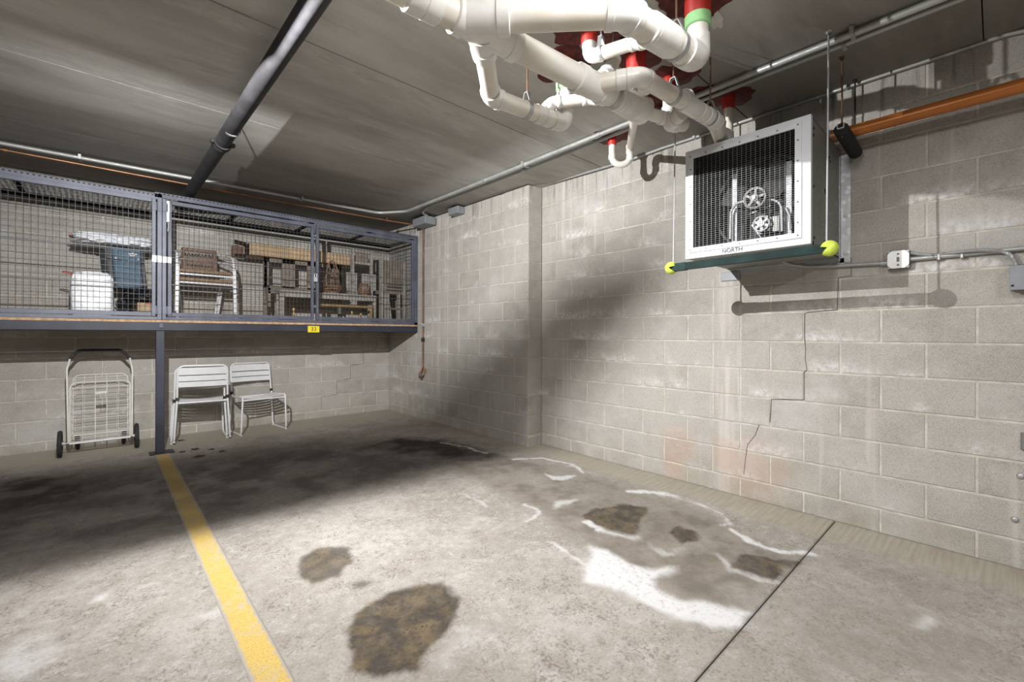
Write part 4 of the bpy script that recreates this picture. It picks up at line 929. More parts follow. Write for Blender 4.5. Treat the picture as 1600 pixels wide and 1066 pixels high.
clevis(d1.lerp(d2, .93), d2 - d1, R3 * .94); clevis(b1.lerp(b2, .74), b2 - b1, R4); clevis(mline(1.93), md, R4, 'steel')
# red sealant smeared on the ceiling round every collar
def smear(x, y, rx, ry, sd, mat='seal', rot=0.0):
    r_ = np.random.default_rng(sd); n = 44; ph = r_.random(6) * 6.28; vs = []
    for layer in (0, 1):
        for i in range(n):
            a = 2 * math.pi * i / n; k2 = 1 + .16 * math.sin(2 * a + ph[0]) + .13 * math.sin(3 * a + ph[1]) + .09 * math.sin(5 * a + ph[2]) + .06 * math.sin(11 * a + ph[3]) + .05 * r_.random()
            if layer: k2 *= .93
            X = rx * k2 * math.cos(a); Y = ry * k2 * math.sin(a); vs.append((x + X * math.cos(rot) - Y * math.sin(rot), y + X * math.sin(rot) + Y * math.cos(rot), CZ - (.0005 if not layer else .006)))
    m = MB(); m.add(vs, [(i, (i + 1) % n, n + (i + 1) % n, n + i) for i in range(n)] + [tuple(range(n, 2 * n))]); m.build('sealant_patch', M[mat], ceil)
smear(2.04, .93, .17, .19, 1); smear(2.27, .955, .075, .028, 21, 'sealw', .3); smear(1.86, 1.42, .17, .19, 2); smear(2.20, 1.37, .17, .18, 3); smear(2.00, 1.72, .15, .16, 4)
smear(2.58, 1.38, .15, .15, 5); smear(3.06, 1.21, .14, .14, 6); smear(3.0, 2.085, .15, .14, 7); smear(2.75, 1.55, .09, .10, 8); smear(2.93, 1.38, .15, .14, 9)
run([Vector((2.20, 1.37, CZ)), Vector((2.20, 1.37, 2.56)), Vector((2.08, 1.24, 2.46))], R3 * .9, .05, ())
collar(2.20, 1.37, .054, 2.625, CZ, .045)
# ------------------------------------------------------------------ storage cage
CYF = 5.50; CB = 1.20; CT = 2.535; CXL = -1.9; CXR = 3.262; FLZ = 1.305
cg = thing('storage_cage', 'raised blue grey wire mesh storage cage with a plywood floor on the back wall', 'storage cage', (.43, CYF, 0))
m = MB(); m.box((CXL, CYF, CB), (CXR, CYF + .045, CB + .004)); m.box((CXL, CYF, CB), (CXR, CYF + .004, CB + .080)); m.build('front_beam', M['navy'], cg)
m = MB(); m.box((CXL, CYF + .002, CB + .082), (CXR, YB - .01, CB + .104)); m.build('plywood_floor', M['ply'], cg)
for x in np.arange(CXL + .6, CXR, .62): m = MB(); m.box((x, CYF + .05, CB + .02), (x + .04, YB - .02, CB + .08)); m.build('floor_joist', M['cage'], cg)
for z in (CB + .106,):
    for x0, x1, mt_ in ((CXL, .436, 'cage_lt'), (.438, CXR, 'cage')):
        m = MB(); m.box((x0, CYF - .002, z), (x1, CYF + .030, z + .030), None, .002); m.build('bottom_rail', M[mt_], cg)
for x0, x1, zt, mt_ in ((CXL, .436, CT - .012, 'cage_lt'), (.38, CXR, CT + .008, 'cage')):
    m = MB(); m.box((x0, CYF - .004, zt - .052), (x1, CYF, zt)); m.box((x0, CYF - .004, zt - .003), (x1, CYF + .045, zt)); m.build('top_angle', M[mt_], cg)
    m = MB()
    for x in np.arange(max(x0, -1.0) + .03, x1 - .02, .034): m.box((x, CYF - .0052, zt - .020), (x + .016, CYF - .0035, zt - .011))
    m.build('punched_slots', M['void'], cg, 'stuff')
# floor post and the paired uprights above it
m = MB(); m.box((.392, CYF - .008, fz(CYF)), (.458, CYF + .05, CB), None, .003); m.build('post', M['navy'], cg)
m = MB(); m.box((.345, CYF - .055, fz(CYF) - .001), (.535, CYF + .10, fz(CYF) + .008), None, .002); m.build('base_plate', M['black'], cg)
for x0, x1 in ((.400, .436), (.438, .470)):
    m = MB(); m.box((x0, CYF - .006, CB + .106), (x1, CYF + .034, CT - .05), None, .003); m.build('upright', M['cage_lt'], cg)
m = MB(); m.box((CXR - .05, CYF - .002, CB + .10), (CXR, CYF + .045, CT - .03), None, .003); m.build('end_upright', M['cage'], cg)
m = MB(); m.box((.418, CYF - .014, CB + .03), (.446, CYF - .004, CB + .07)); m.build('splice_plate', M['cage'], cg)
def mesh_panel(x0, x1, z0, z1, y, parent, stepx=.0396, stepz=.0500, r=.0013, seams=()):
    m = MB()
    for x in np.arange(x0 + stepx * .5, x1, stepx): m.box((x - r, y - r, z0), (x + r, y + r, z1))
    for z in np.arange(z0 + stepz * .4, z1, stepz): m.box((x0, y + r, z - r), (x1, y + 3 * r, z + r))
    for z in seams: m.box((x0, y - .001, z - .0042), (x1, y + .006, z + .0042))
    return m.build('wire_mesh', M['wire'], parent, 'stuff')
def door(x0, x1, mt_, name='door', seams=(), w_=.031):
    """steel frame as a part, its mesh, hinges as sub-parts"""
    z0, z1 = CB + .140, CT - .058; m = MB(); y0, y1 = CYF - .006, CYF + .026
    m.box((x0, y0, z0), (x0 + w_, y1, z1), None, .003); m.box((x1 - w_, y0, z0), (x1, y1, z1), None, .003)
    m.box((x0 + w_, y0, z0), (x1 - w_, y1, z0 + .040), None, .003); m.box((x0 + w_, y0, z1 - .040), (x1 - w_, y1, z1), None, .003)
    d = m.build(name, M[mt_], cg)
    mesh_panel(x0 + w_, x1 - w_, z0 + .04, z1 - .04, CYF + .018, d, seams=seams); return d
dl = door(-1.05, .390, 'cage_lt', 'door', (1.965, 1.64)); door(-2.4 + .5, -1.055, 'cage_lt', 'door', (1.965, 1.64))
dm = door(.481, 1.862, 'cage', 'door', (1.925, 1.655)); dr = door(1.888, CXR - .055, 'cage', 'side_panel', (1.925, 1.655))
def hinge(d, xa, xb, z, h_, mt_='cage_lt'):
    m = MB(); m.box((xa, CYF - .011, z - h_ / 2), (xb, CYF - .006, z + h_ / 2), None, .001); m.cyl(((xa + xb) / 2, CYF - .012, z - h_ / 2), ((xa + xb) / 2, CYF - .012, z + h_ / 2), .007, 8); return m.build('hinge', M[mt_], d)
for z, mt_ in ((2.40, 'cage_lt'), (1.893, 'steel'), (1.40, 'cage_lt')):
    hinge(dl, .360, .434, z, .066 if mt_ == 'steel' else .08, mt_); hinge(dm, .440, .510, z, .060 if mt_ == 'steel' else .08, mt_)
for z in (2.34, 1.50): hinge(dm, 1.835, 1.915, z, .03, 'cage')
# latch left at the top of the middle door
m = MB(); m.box((.468, CYF - .016, 2.26), (.494, CYF - .008, 2.47), None, .003); m.tube([(.481, CYF - .014, 2.27), (.486, CYF - .02, 2.22), (.481, CYF - .014, 2.17)], .006, 8); m.build('latch', M['steel'], dm)
# expanded metal roof, seen from below, with cross bars
m = MB(); y0, y1 = CYF + .05, YB - .05; zt = CT - .030
sx, sy = .075, .032; nx = int((CXR - .05 + 1.1) / sx); ny = int((y1 - y0) / sy)
for i in range(nx):
    for j in range(ny):
        x = -1.05 + i * sx; y = y0 + j * sy
        a, b, c, d = (x, y + sy / 2), (x + sx / 2, y), (x + sx, y + sy / 2), (x + sx / 2, y + sy)
        for (p, q) in ((a, b), (d, c)):
            dx, dy = q[0] - p[0], q[1] - p[1]; L = math.hypot(dx, dy); nx_, ny_ = -dy / L * .0028, dx / L * .0028
            m.add([(p[0] - nx_, p[1] - ny_, zt), (p[0] + nx_, p[1] + ny_, zt + .004), (q[0] + nx_, q[1] + ny_, zt + .004), (q[0] - nx_, q[1] - ny_, zt)], [(0, 1, 2, 3)])
        for (p, q) in ((a, d), (b, c)):
            dx, dy = q[0] - p[0], q[1] - p[1]; L = math.hypot(dx, dy); nx_, ny_ = -dy / L * .0028, dx / L * .0028
            m.add([(p[0] - nx_, p[1] - ny_, zt), (p[0] + nx_, p[1] + ny_, zt + .004), (q[0] + nx_, q[1] + ny_, zt + .004), (q[0] - nx_, q[1] - ny_, zt)], [(0, 1, 2, 3)])
m.build('expanded_metal_roof', M['expm'], cg, 'stuff')
for x in (-.55, .43, 1.12, 1.88, 2.62):
    m = MB(); m.box((x - .02, CYF + .04, CT - .026), (x + .02, YB - .01, CT - .004)); m.build('roof_bar', M['cage'], cg)
# ledger along the walls
m = MB(); m.box((CXL, YB - .035, CT - .045), (CXR, YB - .003, CT - .008)); m.build('back_roof_bar', M['void'], cg)
m = MB(); m.box((CXL, YB - .030, 2.402), (CXR - .0, YB - .003, 2.428)); m.build('back_ledger', M['woodp'], cg)
m = MB(); m.box((CXR - .03, CYF + .05, 2.402), (CXR, YB - .03, 2.428)); m.build('side_ledger', M['woodp'], cg)
m = MB()
for y in np.arange(CYF + .06, YB - .02, .0396): m.box((CXR - .004, y - .0013, CB + .12), (CXR - .001, y + .0013, CT - .05))
for z in np.arange(CB + .14, CT - .06, .05): m.box((CXR - .005, CYF + .05, z - .0013), (CXR - .003, YB - .01, z + .0013))
m.build('side_mesh', M['wire'], cg, 'stuff')
m = MB(); m.box((CXR - .012, CYF + .04, 1.80), (CXR - .002, YB - .02, 1.812)); m.build('side_bar', M['cage'], cg)
sg = MB(); q = at(481, 509, 'y', CYF - .004); q2 = at(499, 520, 'y', CYF - .004)
sg.box((q.x, CYF - .004, CB - .008), (q2.x, CYF - .001, CB + .068)); sg = sg.build('number_label', M['yellow'], cg)
MT = Matrix.Translation(((q.x + q2.x) / 2, CYF - .0045, CB + .028)) @ Matrix.Rotation(math.pi / 2, 4, 'X')
text_part('number', '33', .066, MT, M['ink'], sg)
# padlock
pk = thing('padlock', 'small steel padlock hanging at the meeting edge of the cage doors', 'padlock', (1.875, CYF - .02, 1.80))
m = MB(); m.box((1.852, CYF - .034, 1.792), (1.898, CYF - .012, 1.850), None, .005); m.build('body', M['bright'], pk)
m = MB(); m.tube(fillet([(1.862, CYF - .022, 1.848), (1.862, CYF - .022, 1.888), (1.888, CYF - .022, 1.888), (1.888, CYF - .022, 1.848)], .012, 4), .0045, 8); m.build('shackle', M['steel'], pk)

# ------------------------------------------------------------------ white slatted metal chairs under the cage
def slat(mb, p0, p1, width, wdir, thick, sag, sdir, n=8):
    """thin strip from p0 to p1, bowed by sag along sdir"""
    p0 = Vector(p0); p1 = Vector(p1); wd = Vector(wdir).normalized() * width / 2; sd = Vector(sdir); th = (p1 - p0).cross(wd).normalized() * thick / 2; vs = []
    for i in range(n + 1):
        t = i / n; c = p0.lerp(p1, t) + sd * sag * (1 - (2 * t - 1) ** 2)
        vs += [c - wd - th, c + wd - th, c + wd + th, c - wd + th]
    fs = [(4 * i + j, 4 * i + (j + 1) % 4, 4 * i + 4 + (j + 1) % 4, 4 * i + 4 + j) for i in range(n) for j in range(4)] + [(3, 2, 1, 0), tuple(4 * n + k for k in range(4))]
    mb.add(vs, fs)
def make_chair(label):
    t = thing('slatted_chair', label, 'chair', (0, 0, 0), 'white slatted metal chairs'); r = .0098
    for s_ in (-1, 1):
        m = MB(); m.tube(fillet([(s_ * .222, .185, .45), (s_ * .247, .195, r), (s_ * .247, -.195, r), (s_ * .232, -.20, .432), (s_ * .224, .16, .415)], [0, .045, .045, .03, 0], 6), r, 10); m.build('leg_frame', M['white'], t)
        m = MB(); m.box((s_ * .223 - .014, .17, .435), (s_ * .223 + .014, .203, .470), None, .004); m.build('bumper', M['rubber'], t)
        for y in (-.19, .19):
            m = MB(); m.box((s_ * .247 - .012, y - .014, .0), (s_ * .247 + .012, y + .014, .014), None, .003); m.build('foot_cap', M['cream'], t)
    m = MB(); m.tube(fillet([(-.222, .15, .408), (-.222, .188, .45), (-.216, .243, .800), (.216, .243, .800), (.222, .188, .45), (.222, .15, .408)], [0, .05, .055, .055, .05, 0], 6), r, 10); m.build('back_frame', M['white'], t)
    for z0, z1 in ((.705, .782), (.640, .696), (.577, .632)):
        zc_ = (z0 + z1) / 2; y = .188 + (zc_ - .45) * .157
        m = MB(); slat(m, (-.212, y, zc_), (.212, y, zc_), z1 - z0, (0, .157, 1), .003, .022, (0, 1, 0)); m.build('back_slat', M['white'], t)
    for i, y in enumerate(np.linspace(-.165, .135, 6)):
        m = MB(); slat(m, (-.226, y, .428 - .03 * (y + .165)), (.226, y, .428 - .03 * (y + .165)), .040, (0, 1, -.05), .003, .022, (0, 0, -1)); m.build('seat_slat', M['white'], t)
    m = MB(); m.cyl((-.233, -.197, .398), (.233, -.197, .398), r * .9, 10); m.build('front_rail', M['white'], t)
    m = MB(); m.cyl((-.224, .155, .404), (.224, .155, .404), r * .8, 10); m.build('rear_rail', M['white'], t)
    return t
ch = make_chair('white slatted metal chair facing out, right of the stacked pair')
ch.location = (1.392, 6.015, fz(6.0)); ch.rotation_euler.z = R(7)
c1_ = dup(ch, (.806, 6.015, fz(6.0)), R(180 - 4.5), 'lower white chair of the stacked pair turned towards the back wall')
c2_ = dup(ch, (.829, 5.950, fz(6.0) + .022), R(180 - 6.5), 'upper white chair of the stacked pair turned towards the back wall')

# ------------------------------------------------------------------ folded shopping cart leaning at the wall
ct = thing('shopping_cart', 'folded cream wire shopping cart with black grip and two rubber wheels', 'cart', (0, 5.95, fz(5.95)))
YP = lambda z, o=0.0: 5.935 + .12 * z + o
def q3(x, z, o=0.0): return Vector((x, YP(z, o), z))
m = MB(); lowz = .128
m.tube(fillet([q3(-.222, lowz), q3(-.236, .72), q3(-.238, .825), q3(-.219, .92), q3(-.163, 1.008), q3(.158, 1.004), q3(.222, .917), q3(.241, .80), q3(.240, .655), q3(.236, lowz)], [0, .1, .1, .05, .06, .06, .05, .1, .1, 0], 5), .0085, 10); m.build('handle_frame', M['cream'], ct)
m = MB(); m.tube(fillet([q3(-.216, .925), q3(-.163, 1.008), q3(.158, 1.004), q3(.219, .922)], [0, .065, .065, 0], 6), .0135, 12); m.build('grip', M['rubber'], ct)
def basket(x0, x1, z0, z1, o, nv, hs, name, r0=.006, r1=.0021):
    pts = fillet([q3(x0, z0, o), q3(x0, z1, o), q3(x1, z1 - .0, o), q3(x1, z0, o)], [0, .055, .055, 0], 6)
    m = MB(); m.tube(pts, r0, 8); m.cyl(q3(x0, z0, o), q3(x1, z0, o), r0, 8); p = m.build(name, M['cream'], ct)
    m = MB()
    for x in np.linspace(x0, x1, nv + 2)[1:-1]: m.cyl(q3(x, z0, o + .004), q3(x, z1, o + .004), r1 * 1.2, 6)
    for z in hs: m.cyl(q3(x0, z, o), q3(x1, z, o), r1, 6)
    m.build('wire_grid', M['cream'], p, 'stuff')
basket(-.214, .222, .128, .700, -.035, 4, np.arange(.20, .68, .075), 'front_panel')
basket(-.196, .205, .150, .765, .045, 4, np.arange(.19, .75, .075), 'rear_panel', .005)
for s_, xx in ((-1, -.205), (1, .214)):
    m = MB()
    for k2 in range(5): m.cyl(q3(xx + s_ * .004, .2 + .11 * k2, -.035), q3(xx + s_ * .002, .2 + .11 * k2, .045), .002, 6)
    m.cyl(q3(xx, .14, .005), q3(xx, .69, .005), .0035, 6); m.build('side_grid', M['cream'], ct, 'stuff')
m = MB()
for k2 in range(7): m.cyl(q3(-.205, .132 + .014 * k2, -.03 + .012 * k2), q3(.215, .132 + .014 * k2, -.03 + .012 * k2), .0022, 6)
m.build('folded_base', M['cream'], ct, 'stuff')
m = MB(); z_ = .590; m.bar(q3(-.035, z_, -.045), q3(.048, z_ + .004, -.045), .003, .022, (0, 0, 1)); m.tube([q3(.0, z_, -.05), q3(.0, z_ - .045, -.05), q3(.035, z_ - .045, -.05), q3(.035, z_, -.05)], .003, 6); m.build('latch_hook', M['cream'], ct)
WY = 5.925; WZ = fz(WY) + .124
m = MB(); m.cyl((-.31, WY, WZ), (.30, WY, WZ), .006, 10); m.build('axle', M['steel'], ct)
for x in (-.278, .270):
    m = MB(); m.lathe((x, WY, WZ), (1, 0, 0), [(.100, -.013), (.116, -.016), (.124, -.008), (.124, .008), (.116, .016), (.100, .013), (.100, -.013)], 32); w_ = m.build('wheel', M['rubber'], ct)
    m = MB(); m.lathe((x, WY, WZ), (1, 0, 0), [(.001, -.016), (.022, -.016), (.024, -.006), (.024, .006), (.022, .016), (.001, .016)], 16)
    for k2 in range(8):
        a = math.pi / 4 * k2; d = Vector((0, math.cos(a), math.sin(a))); m.bar(Vector((x, WY, WZ)) + d * .02, Vector((x, WY, WZ)) + d * .104, .006, .012, (1, 0, 0))
    m.build('hub', M['grey'], w_)
    m = MB(); s_ = -1 if x < 0 else 1; m.cyl((x - s_ * .03, WY, WZ), (x - s_ * .014, WY, WZ), .016, 12); m.lathe((x + s_ * .016, WY, WZ), (s_, 0, 0), [(.012, 0), (.010, .008), (.001, .009)], 10); m.build('axle_nut', M['bright'], w_)
for x in (-.165, .178):
    cy_, cr_ = 6.19, .040; z0 = fz(cy_)
    m = MB(); m.lathe((x, cy_, z0 + cr_), (1, 0, 0), [(.012, -.013), (cr_ * .9, -.013), (cr_, -.008), (cr_, .008), (cr_ * .9, .013), (.012, .013)], 20); cw = m.build('caster_wheel', M['rubber'], ct)
    m = MB()
    m.box((x - .019, cy_ - .02, z0 + cr_ - .01), (x - .016, cy_ + .02, z0 + .12)); m.box((x + .016, cy_ - .02, z0 + cr_ - .01), (x + .019, cy_ + .02, z0 + .12)); m.box((x - .019, 5.985, z0 + .117), (x + .019, cy_ + .02, z0 + .125)); m.box((x - .017, 5.99, z0 + .125), (x + .017, 6.0, z0 + .17)); m.build('caster_fork', M['black'], cw)

# ------------------------------------------------------------------ things stored in the cage
FZ = FLZ + .0005
def superball(c, h, e=.55, amp=.03, sd=0, n=36, mrows=22, lump=3.0, flat=True):
    from mathutils import noise
    c = Vector(c); h = Vector(h)
    def fn(d):
        p = Vector([math.copysign(abs(k2) ** e, k2) for k2 in d]); q = max(abs(p.x), abs(p.y), abs(p.z)); p = p / (abs(p.x) ** 7 + abs(p.y) ** 7 + abs(p.z) ** 7) ** (1 / 7)
        nn = noise.fractal(d * lump + Vector((sd * 3.7, sd, 0)), .8, 2.2, 4) * amp + (abs(noise.noise(d * lump * 2.4 + Vector((0, sd * 2.1, 5)))) - .25) * amp * 1.4
        p = p * (1 + nn); v = Vector((p.x * h.x, p.y * h.y, p.z * h.z))
        if flat: v.z = max(v.z, -h.z)
        return v
    return MB().sphere(c, 1, n, mrows, fn=fn)
wb = thing('plastic_bag', 'full upright white plastic bag with a red drawstring standing on the cage floor', 'bag', (-.05, 5.78, FZ))
superball((-.058, 5.78, FZ + .218), (.146, .125, .218), .42, .05, 2, 44, 30).build('bag_body', M['bagw'], wb)
m = MB(); m.tube(fillet([(-.16, 5.74, FZ + .415), (-.25, 5.74, FZ + .432), (-.262, 5.74, FZ + .422), (-.18, 5.74, FZ + .405)], .012, 4), .005, 6); m.build('drawstring', M['redtie'], wb)
bt = thing('canvas_tote', 'blue and charcoal canvas tote box tilted on the black bags', 'box', (.19, 5.97, FZ + .32))
MM = Matrix.Translation((.193, 6.03, 1.635)) @ Matrix.Rotation(R(-4.5), 4, 'Y') @ Matrix.Rotation(R(12), 4, 'Z')
m = MB(); m.box((-.105, -.10, 0), (.115, .12, .395), MM, .012); m.build('body', M['blue'], bt)
m = MB(); m.box((-.150, -.088, .004), (-.104, .13, .392), MM, .010); m.build('side_pocket', M['charc'], bt)
m = MB(); m.box((.112, -.08, .01), (.150, .12, .38), MM, .010); m.build('back_flap', M['charc'], bt)
for z in (.10, .235): m = MB(); m.box((-.107, -.104, z), (.117, -.099, z + .004), MM); m.build('seam', M['charc'], bt)
for x in (-.085, .095): m = MB(); m.lathe(MM @ Vector((x, -.1, .29)), MM.to_3x3() @ Vector((0, -1, 0)), [(.009, 0), (.008, .004), (.001, .005)], 12); m.build('snap', M['bright'], bt)
for x, z in ((.025, .34), (.05, .345), (.075, .338), (.035, .322), (.06, .325)): m = MB(); m.box((x - .010, -.1025, z - .006), (x + .010, -.1, z + .006), MM); m.build('worn_patch', M['cream'], bt)
fb = thing('plastic_bag', 'flat white plastic bag with a red tie lying on the blue tote', 'bag', (.08, 5.98, 2.04))
m = superball((.085, 5.98, 2.092), (.280, .17, .050), 1.0, .20, 5, 48, 24, 2.4, False); m.build('bag_body', M['bagw'], fb)
m = MB(); m.tube([(-.17, 5.95, 2.075), (-.20, 5.94, 2.088), (-.225, 5.93, 2.10), (-.215, 5.93, 2.108), (-.19, 5.94, 2.10)], .006, 6); m.build('tie', M['redtie'], fb)
kb = thing('plastic_bag', 'black plastic bag slumped low beside the upright white bag', 'bag', (.15, 5.86, FZ))
superball((.168, 5.90, FZ + .098), (.052, .12, .098), .8, .22, 3, 40, 26, 3.2).build('bag_body', M['bagk'], kb)
kb = thing('plastic_bag', 'crumpled black plastic bag lying on the cardboard under the tote', 'bag', (.28, 5.95, FZ + .18))
superball((.292, 6.0, FZ + .262), (.118, .15, .058), .8, .24, 8, 44, 26, 3.4, False).build('bag_body', M['bagk'], kb)
cb = thing('cardboard_box', 'flat cardboard box lowest under the crumpled black bag', 'box', (.3, 5.85, FZ))
m = MB(); m.box((.245, 5.70, FZ), (.42, 6.05, FZ + .085), None, .003); m.build('carton', M['card'], cb); m = MB(); m.box((.242, 5.697, FZ + .078), (.423, 6.053, FZ + .088), None, .002); m.build('lid', M['card_d'], cb)
cb = thing('cardboard_box', 'smaller cardboard box with a red strip on top of the lowest one', 'box', (.32, 5.85, FZ + .09))
m = MB(); m.box((.265, 5.72, FZ + .089), (.43, 6.02, FZ + .172), None, .003); m.build('carton', M['card'], cb); m = MB(); m.box((.33, 5.716, FZ + .160), (.431, 5.78, FZ + .175), None, .002); m.build('red_strip', M['redtie'], cb)
# two stacked armchairs with brown woven backs
def make_armchair(label):
    t = thing('armchair', label, 'chair', (0, 0, 0), 'stacked armchairs in the cage'); r = .0125
    for s_ in (-1, 1):
        m = MB(); m.tube(fillet([(s_ * .262, -.235, .006), (s_ * .252, -.225, .60), (s_ * .235, .02, .665), (s_ * .165, .17, .69)], [0, .09, .2, 0], 7), r, 12); m.build('front_leg', M['white'], t)
        m = MB(); m.tube([(s_ * .165, .24, .006), (s_ * .20, .17, .36)], r, 12); m.build('rear_leg', M['white'], t)
    m = MB(); m.cyl((-.253, -.225, .40), (.253, -.225, .40), .011, 10); m.build('front_bar', M['white'], t)
    m = MB(); m.cyl((-.2, .16, .345), (.2, .16, .345), .010, 10); m.build('rear_bar', M['white'], t)
    m = MB(); m.bbox(Vector((-.245, -.225, .418)), Vector((.245, .17, .455)), None, .014); m.build('seat', M['seatb'], t)
    b = MB()
    for lo, hi in (((-.170, .15, .46), (-.135, .185, .735)), ((.125, .15, .46), (.160, .185, .735))): b.box(lo, hi, None, .008)
    for z0, z1 in ((.470, .495), (.545, .625), (.690, .735)): b.box((-.165, .152, z0), (.158, .182, z1), None, .006)
    b = b.build('backrest', M['wicker'], t)
    for z0, z1 in ((.495, .545), (.625, .690)):
        m = MB(); xs_ = np.linspace(-.13, .12, 9)
        for i in range(8):
            m.cyl((xs_[i], .168, z0), ((xs_[i] + xs_[i + 1]) / 2, .168, z1), .0035, 6); m.cyl(((xs_[i] + xs_[i + 1]) / 2, .168, z1), (xs_[i + 1], .168, z0), .0035, 6)
        m.build('cord_lacing', M['woodp'], b, 'stuff')
    return t
ac = make_armchair('lower of two stacked white framed armchairs in the cage'); ac.location = (.835, 5.93, FZ); ac.rotation_euler.z = R(1)
for o in ac.children:
    if o.name.startswith('backrest'): pass
ac2 = dup(ac, (.823, 5.935, FZ + .088), R(1), 'upper of two stacked white framed armchairs, with its woven back showing')
# the long carton on the settee
lb = thing('long_carton', 'long brown cardboard carton with an open end lying on top of the furniture', 'box', (1.9, 6.1, 2.1))
x0, x1, y0, y1, z0, z1 = 1.285, 2.60, 5.96, 6.25, 2.102, 2.250; k = .004
m = MB(); m.box((x0, y0, z0), (x1, y1, z0 + k)); m.box((x0, y0, z1 - k), (x1, y1, z1)); m.box((x0, y0, z0), (x1, y0 + k, z1)); m.box((x0, y1 - k, z0), (x1, y1, z1)); m.box((x1 - k, y0, z0), (x1, y1, z1)); m.build('carton', M['card'], lb)
m = MB(); m.bar((x0, (y0 + y1) / 2 + .02, z1 - .003), (x0 - .12, (y0 + y1) / 2 + .04, z1 + .02), y1 - y0 - .02, k); m.build('top_flap', M['card_d'], lb)
m = MB(); m.bar((x0, (y0 + y1) / 2, z0 + .003), (x0 - .12, (y0 + y1) / 2 + .02, z0 + .006), y1 - y0 - .02, k); m.build('bottom_flap', M['card_d'], lb)
m = MB(); m.bar((x0, y1 - .003, (z0 + z1) / 2), (x0 - .13, y1 + .02, (z0 + z1) / 2 + .005), k, z1 - z0 - .02); m.build('side_flap', M['card_d'], lb)
m = MB(); m.box((x0 + .01, y0 + .006, z0 + .006), (x0 + .02, y1 - .006, z1 - .006)); m.build('inner_shade', M['void'], lb)  # black sheet for the shade inside the open end
# settee with square openings in its back
se = thing('wooden_settee', 'grey brown wooden settee with square openings in its back under the long carton', 'settee', (1.9, 6.05, FZ))
m = MB(); yb0, yb1 = 6.02, 6.045; X = [1.450, 1.512, 1.655, 1.808, 1.955, 2.095, 2.24, 2.40]; zt_, zb_ = 2.098, 1.735
for a, b in ((X[0], X[1]), (X[2], X[3]), (X[4], X[5]), (X[6], X[7])): m.box((a, yb0, zb_), (b, yb1, zt_))
m.box((X[0], yb0, 2.052), (X[-1], yb1, zt_)); m.box((X[0], yb0, zb_), (X[-1], yb1, zb_ + .030)); m.build('back_panel', M['wood'], se)
m = MB(); m.box((X[0], yb0 + .004, 1.862), (X[-1], yb1 - .004, 1.872)); m.build('back_rail', M['wood'], se)
for x in (1.452, 2.36):
    m = MB(); m.box((x, 6.02, FZ), (x + .042, 6.06, 2.098), None, .004); m.build('rear_leg', M['wood'], se)
m = MB(); m.bbox(Vector((1.47, 5.935, 1.66)), Vector((2.40, 6.06, 1.735)), None, .006); m.build('seat_board', M['wood'], se)
m = MB(); vs = [(1.475, 5.935, 1.735), (1.475, 6.02, 1.735), (1.475, 6.02, 1.60), (1.475, 5.935, 1.50)]; m.add(vs + [(x + .03, y, z) for x, y, z in vs], [(0, 1, 2, 3), (7, 6, 5, 4)] + [(i, 4 + i, 4 + (i + 1) % 4, (i + 1) % 4) for i in range(4)]); m.build('bracket', M['wood'], se)
# low bench in front
bn = thing('wooden_bench', 'long low wooden bench standing in front of the settee', 'bench', (2.15, 5.78, FZ))
m = MB(); m.bbox(Vector((1.545, 5.70, 1.655)), Vector((2.755, 5.885, 1.694)), None, .004); m.build('bench_top', M['woodp'], bn)
m = MB(); m.box((1.60, 5.704, 1.612), (2.70, 5.722, 1.655)); m.build('apron', M['woodp'], bn)
for x in (1.548, 2.705):
    for y in (5.702, 5.845): m = MB(); m.box((x, y, FZ), (x + .048, y + .038, 1.655), None, .003); m.build('leg', M['woodp'], bn)
# baskets
def basket_thing(label, x, y, z, r0, r1, h, handle):
    t = thing('wicker_basket', label, 'basket', (x, y, z), 'wicker baskets on the bench'); m = MB(); nst = 18
    for i in range(nst):
        a = 2 * math.pi * i / nst; m.tube([(x + r0 * .75 * math.cos(a), y + r0 * .75 * math.sin(a), z + .004), (x + r0 * math.cos(a), y + r0 * math.sin(a), z + h * .2), (x + r1 * math.cos(a), y + r1 * math.sin(a), z + h)], .0034, 6)
    m.build('stakes', M['rattan'], t, 'stuff')
    for hh, rr in ((.02, r0 * .8), (h * .2, r0), (h * .35, r0 + (r1 - r0) * .2), (h, r1)):
        m = MB(); m.tube([(x + rr * 1.03 * math.cos(2 * math.pi * i / 30), y + rr * 1.03 * math.sin(2 * math.pi * i / 30), z + hh) for i in range(30)], .0075, 6, False, True); m.build('hoop', M['rattan'], t)
    m = MB(); m.lathe((x, y, z), (0, 0, 1), [(.001, .001), (r0 * .8, .001), (r0 * .8, .012), (.001, .012)], 24); m.build('base', M['rattan'], t)
    if handle:
        m = MB(); m.tube([(x + r1 * math.cos(math.pi * i / 14), y, z + h + handle * math.sin(math.pi * i / 14)) for i in range(15)], .009, 8)
        m.tube([(x + r1 * .8 * math.cos(math.pi * i / 14), y + .03, z + h + handle * .9 * math.sin(math.pi * i / 14)) for i in range(15)], .006, 8); m.build('handle', M['rattan'], t)
basket_thing('bell shaped wicker basket with an arched handle on the bench', 2.19, 5.80, 1.695, .115, .068, .255, .165)
basket_thing('small low wicker basket between the two upright posts', 2.60, 5.765, 1.695, .072, .055, .15, 0)
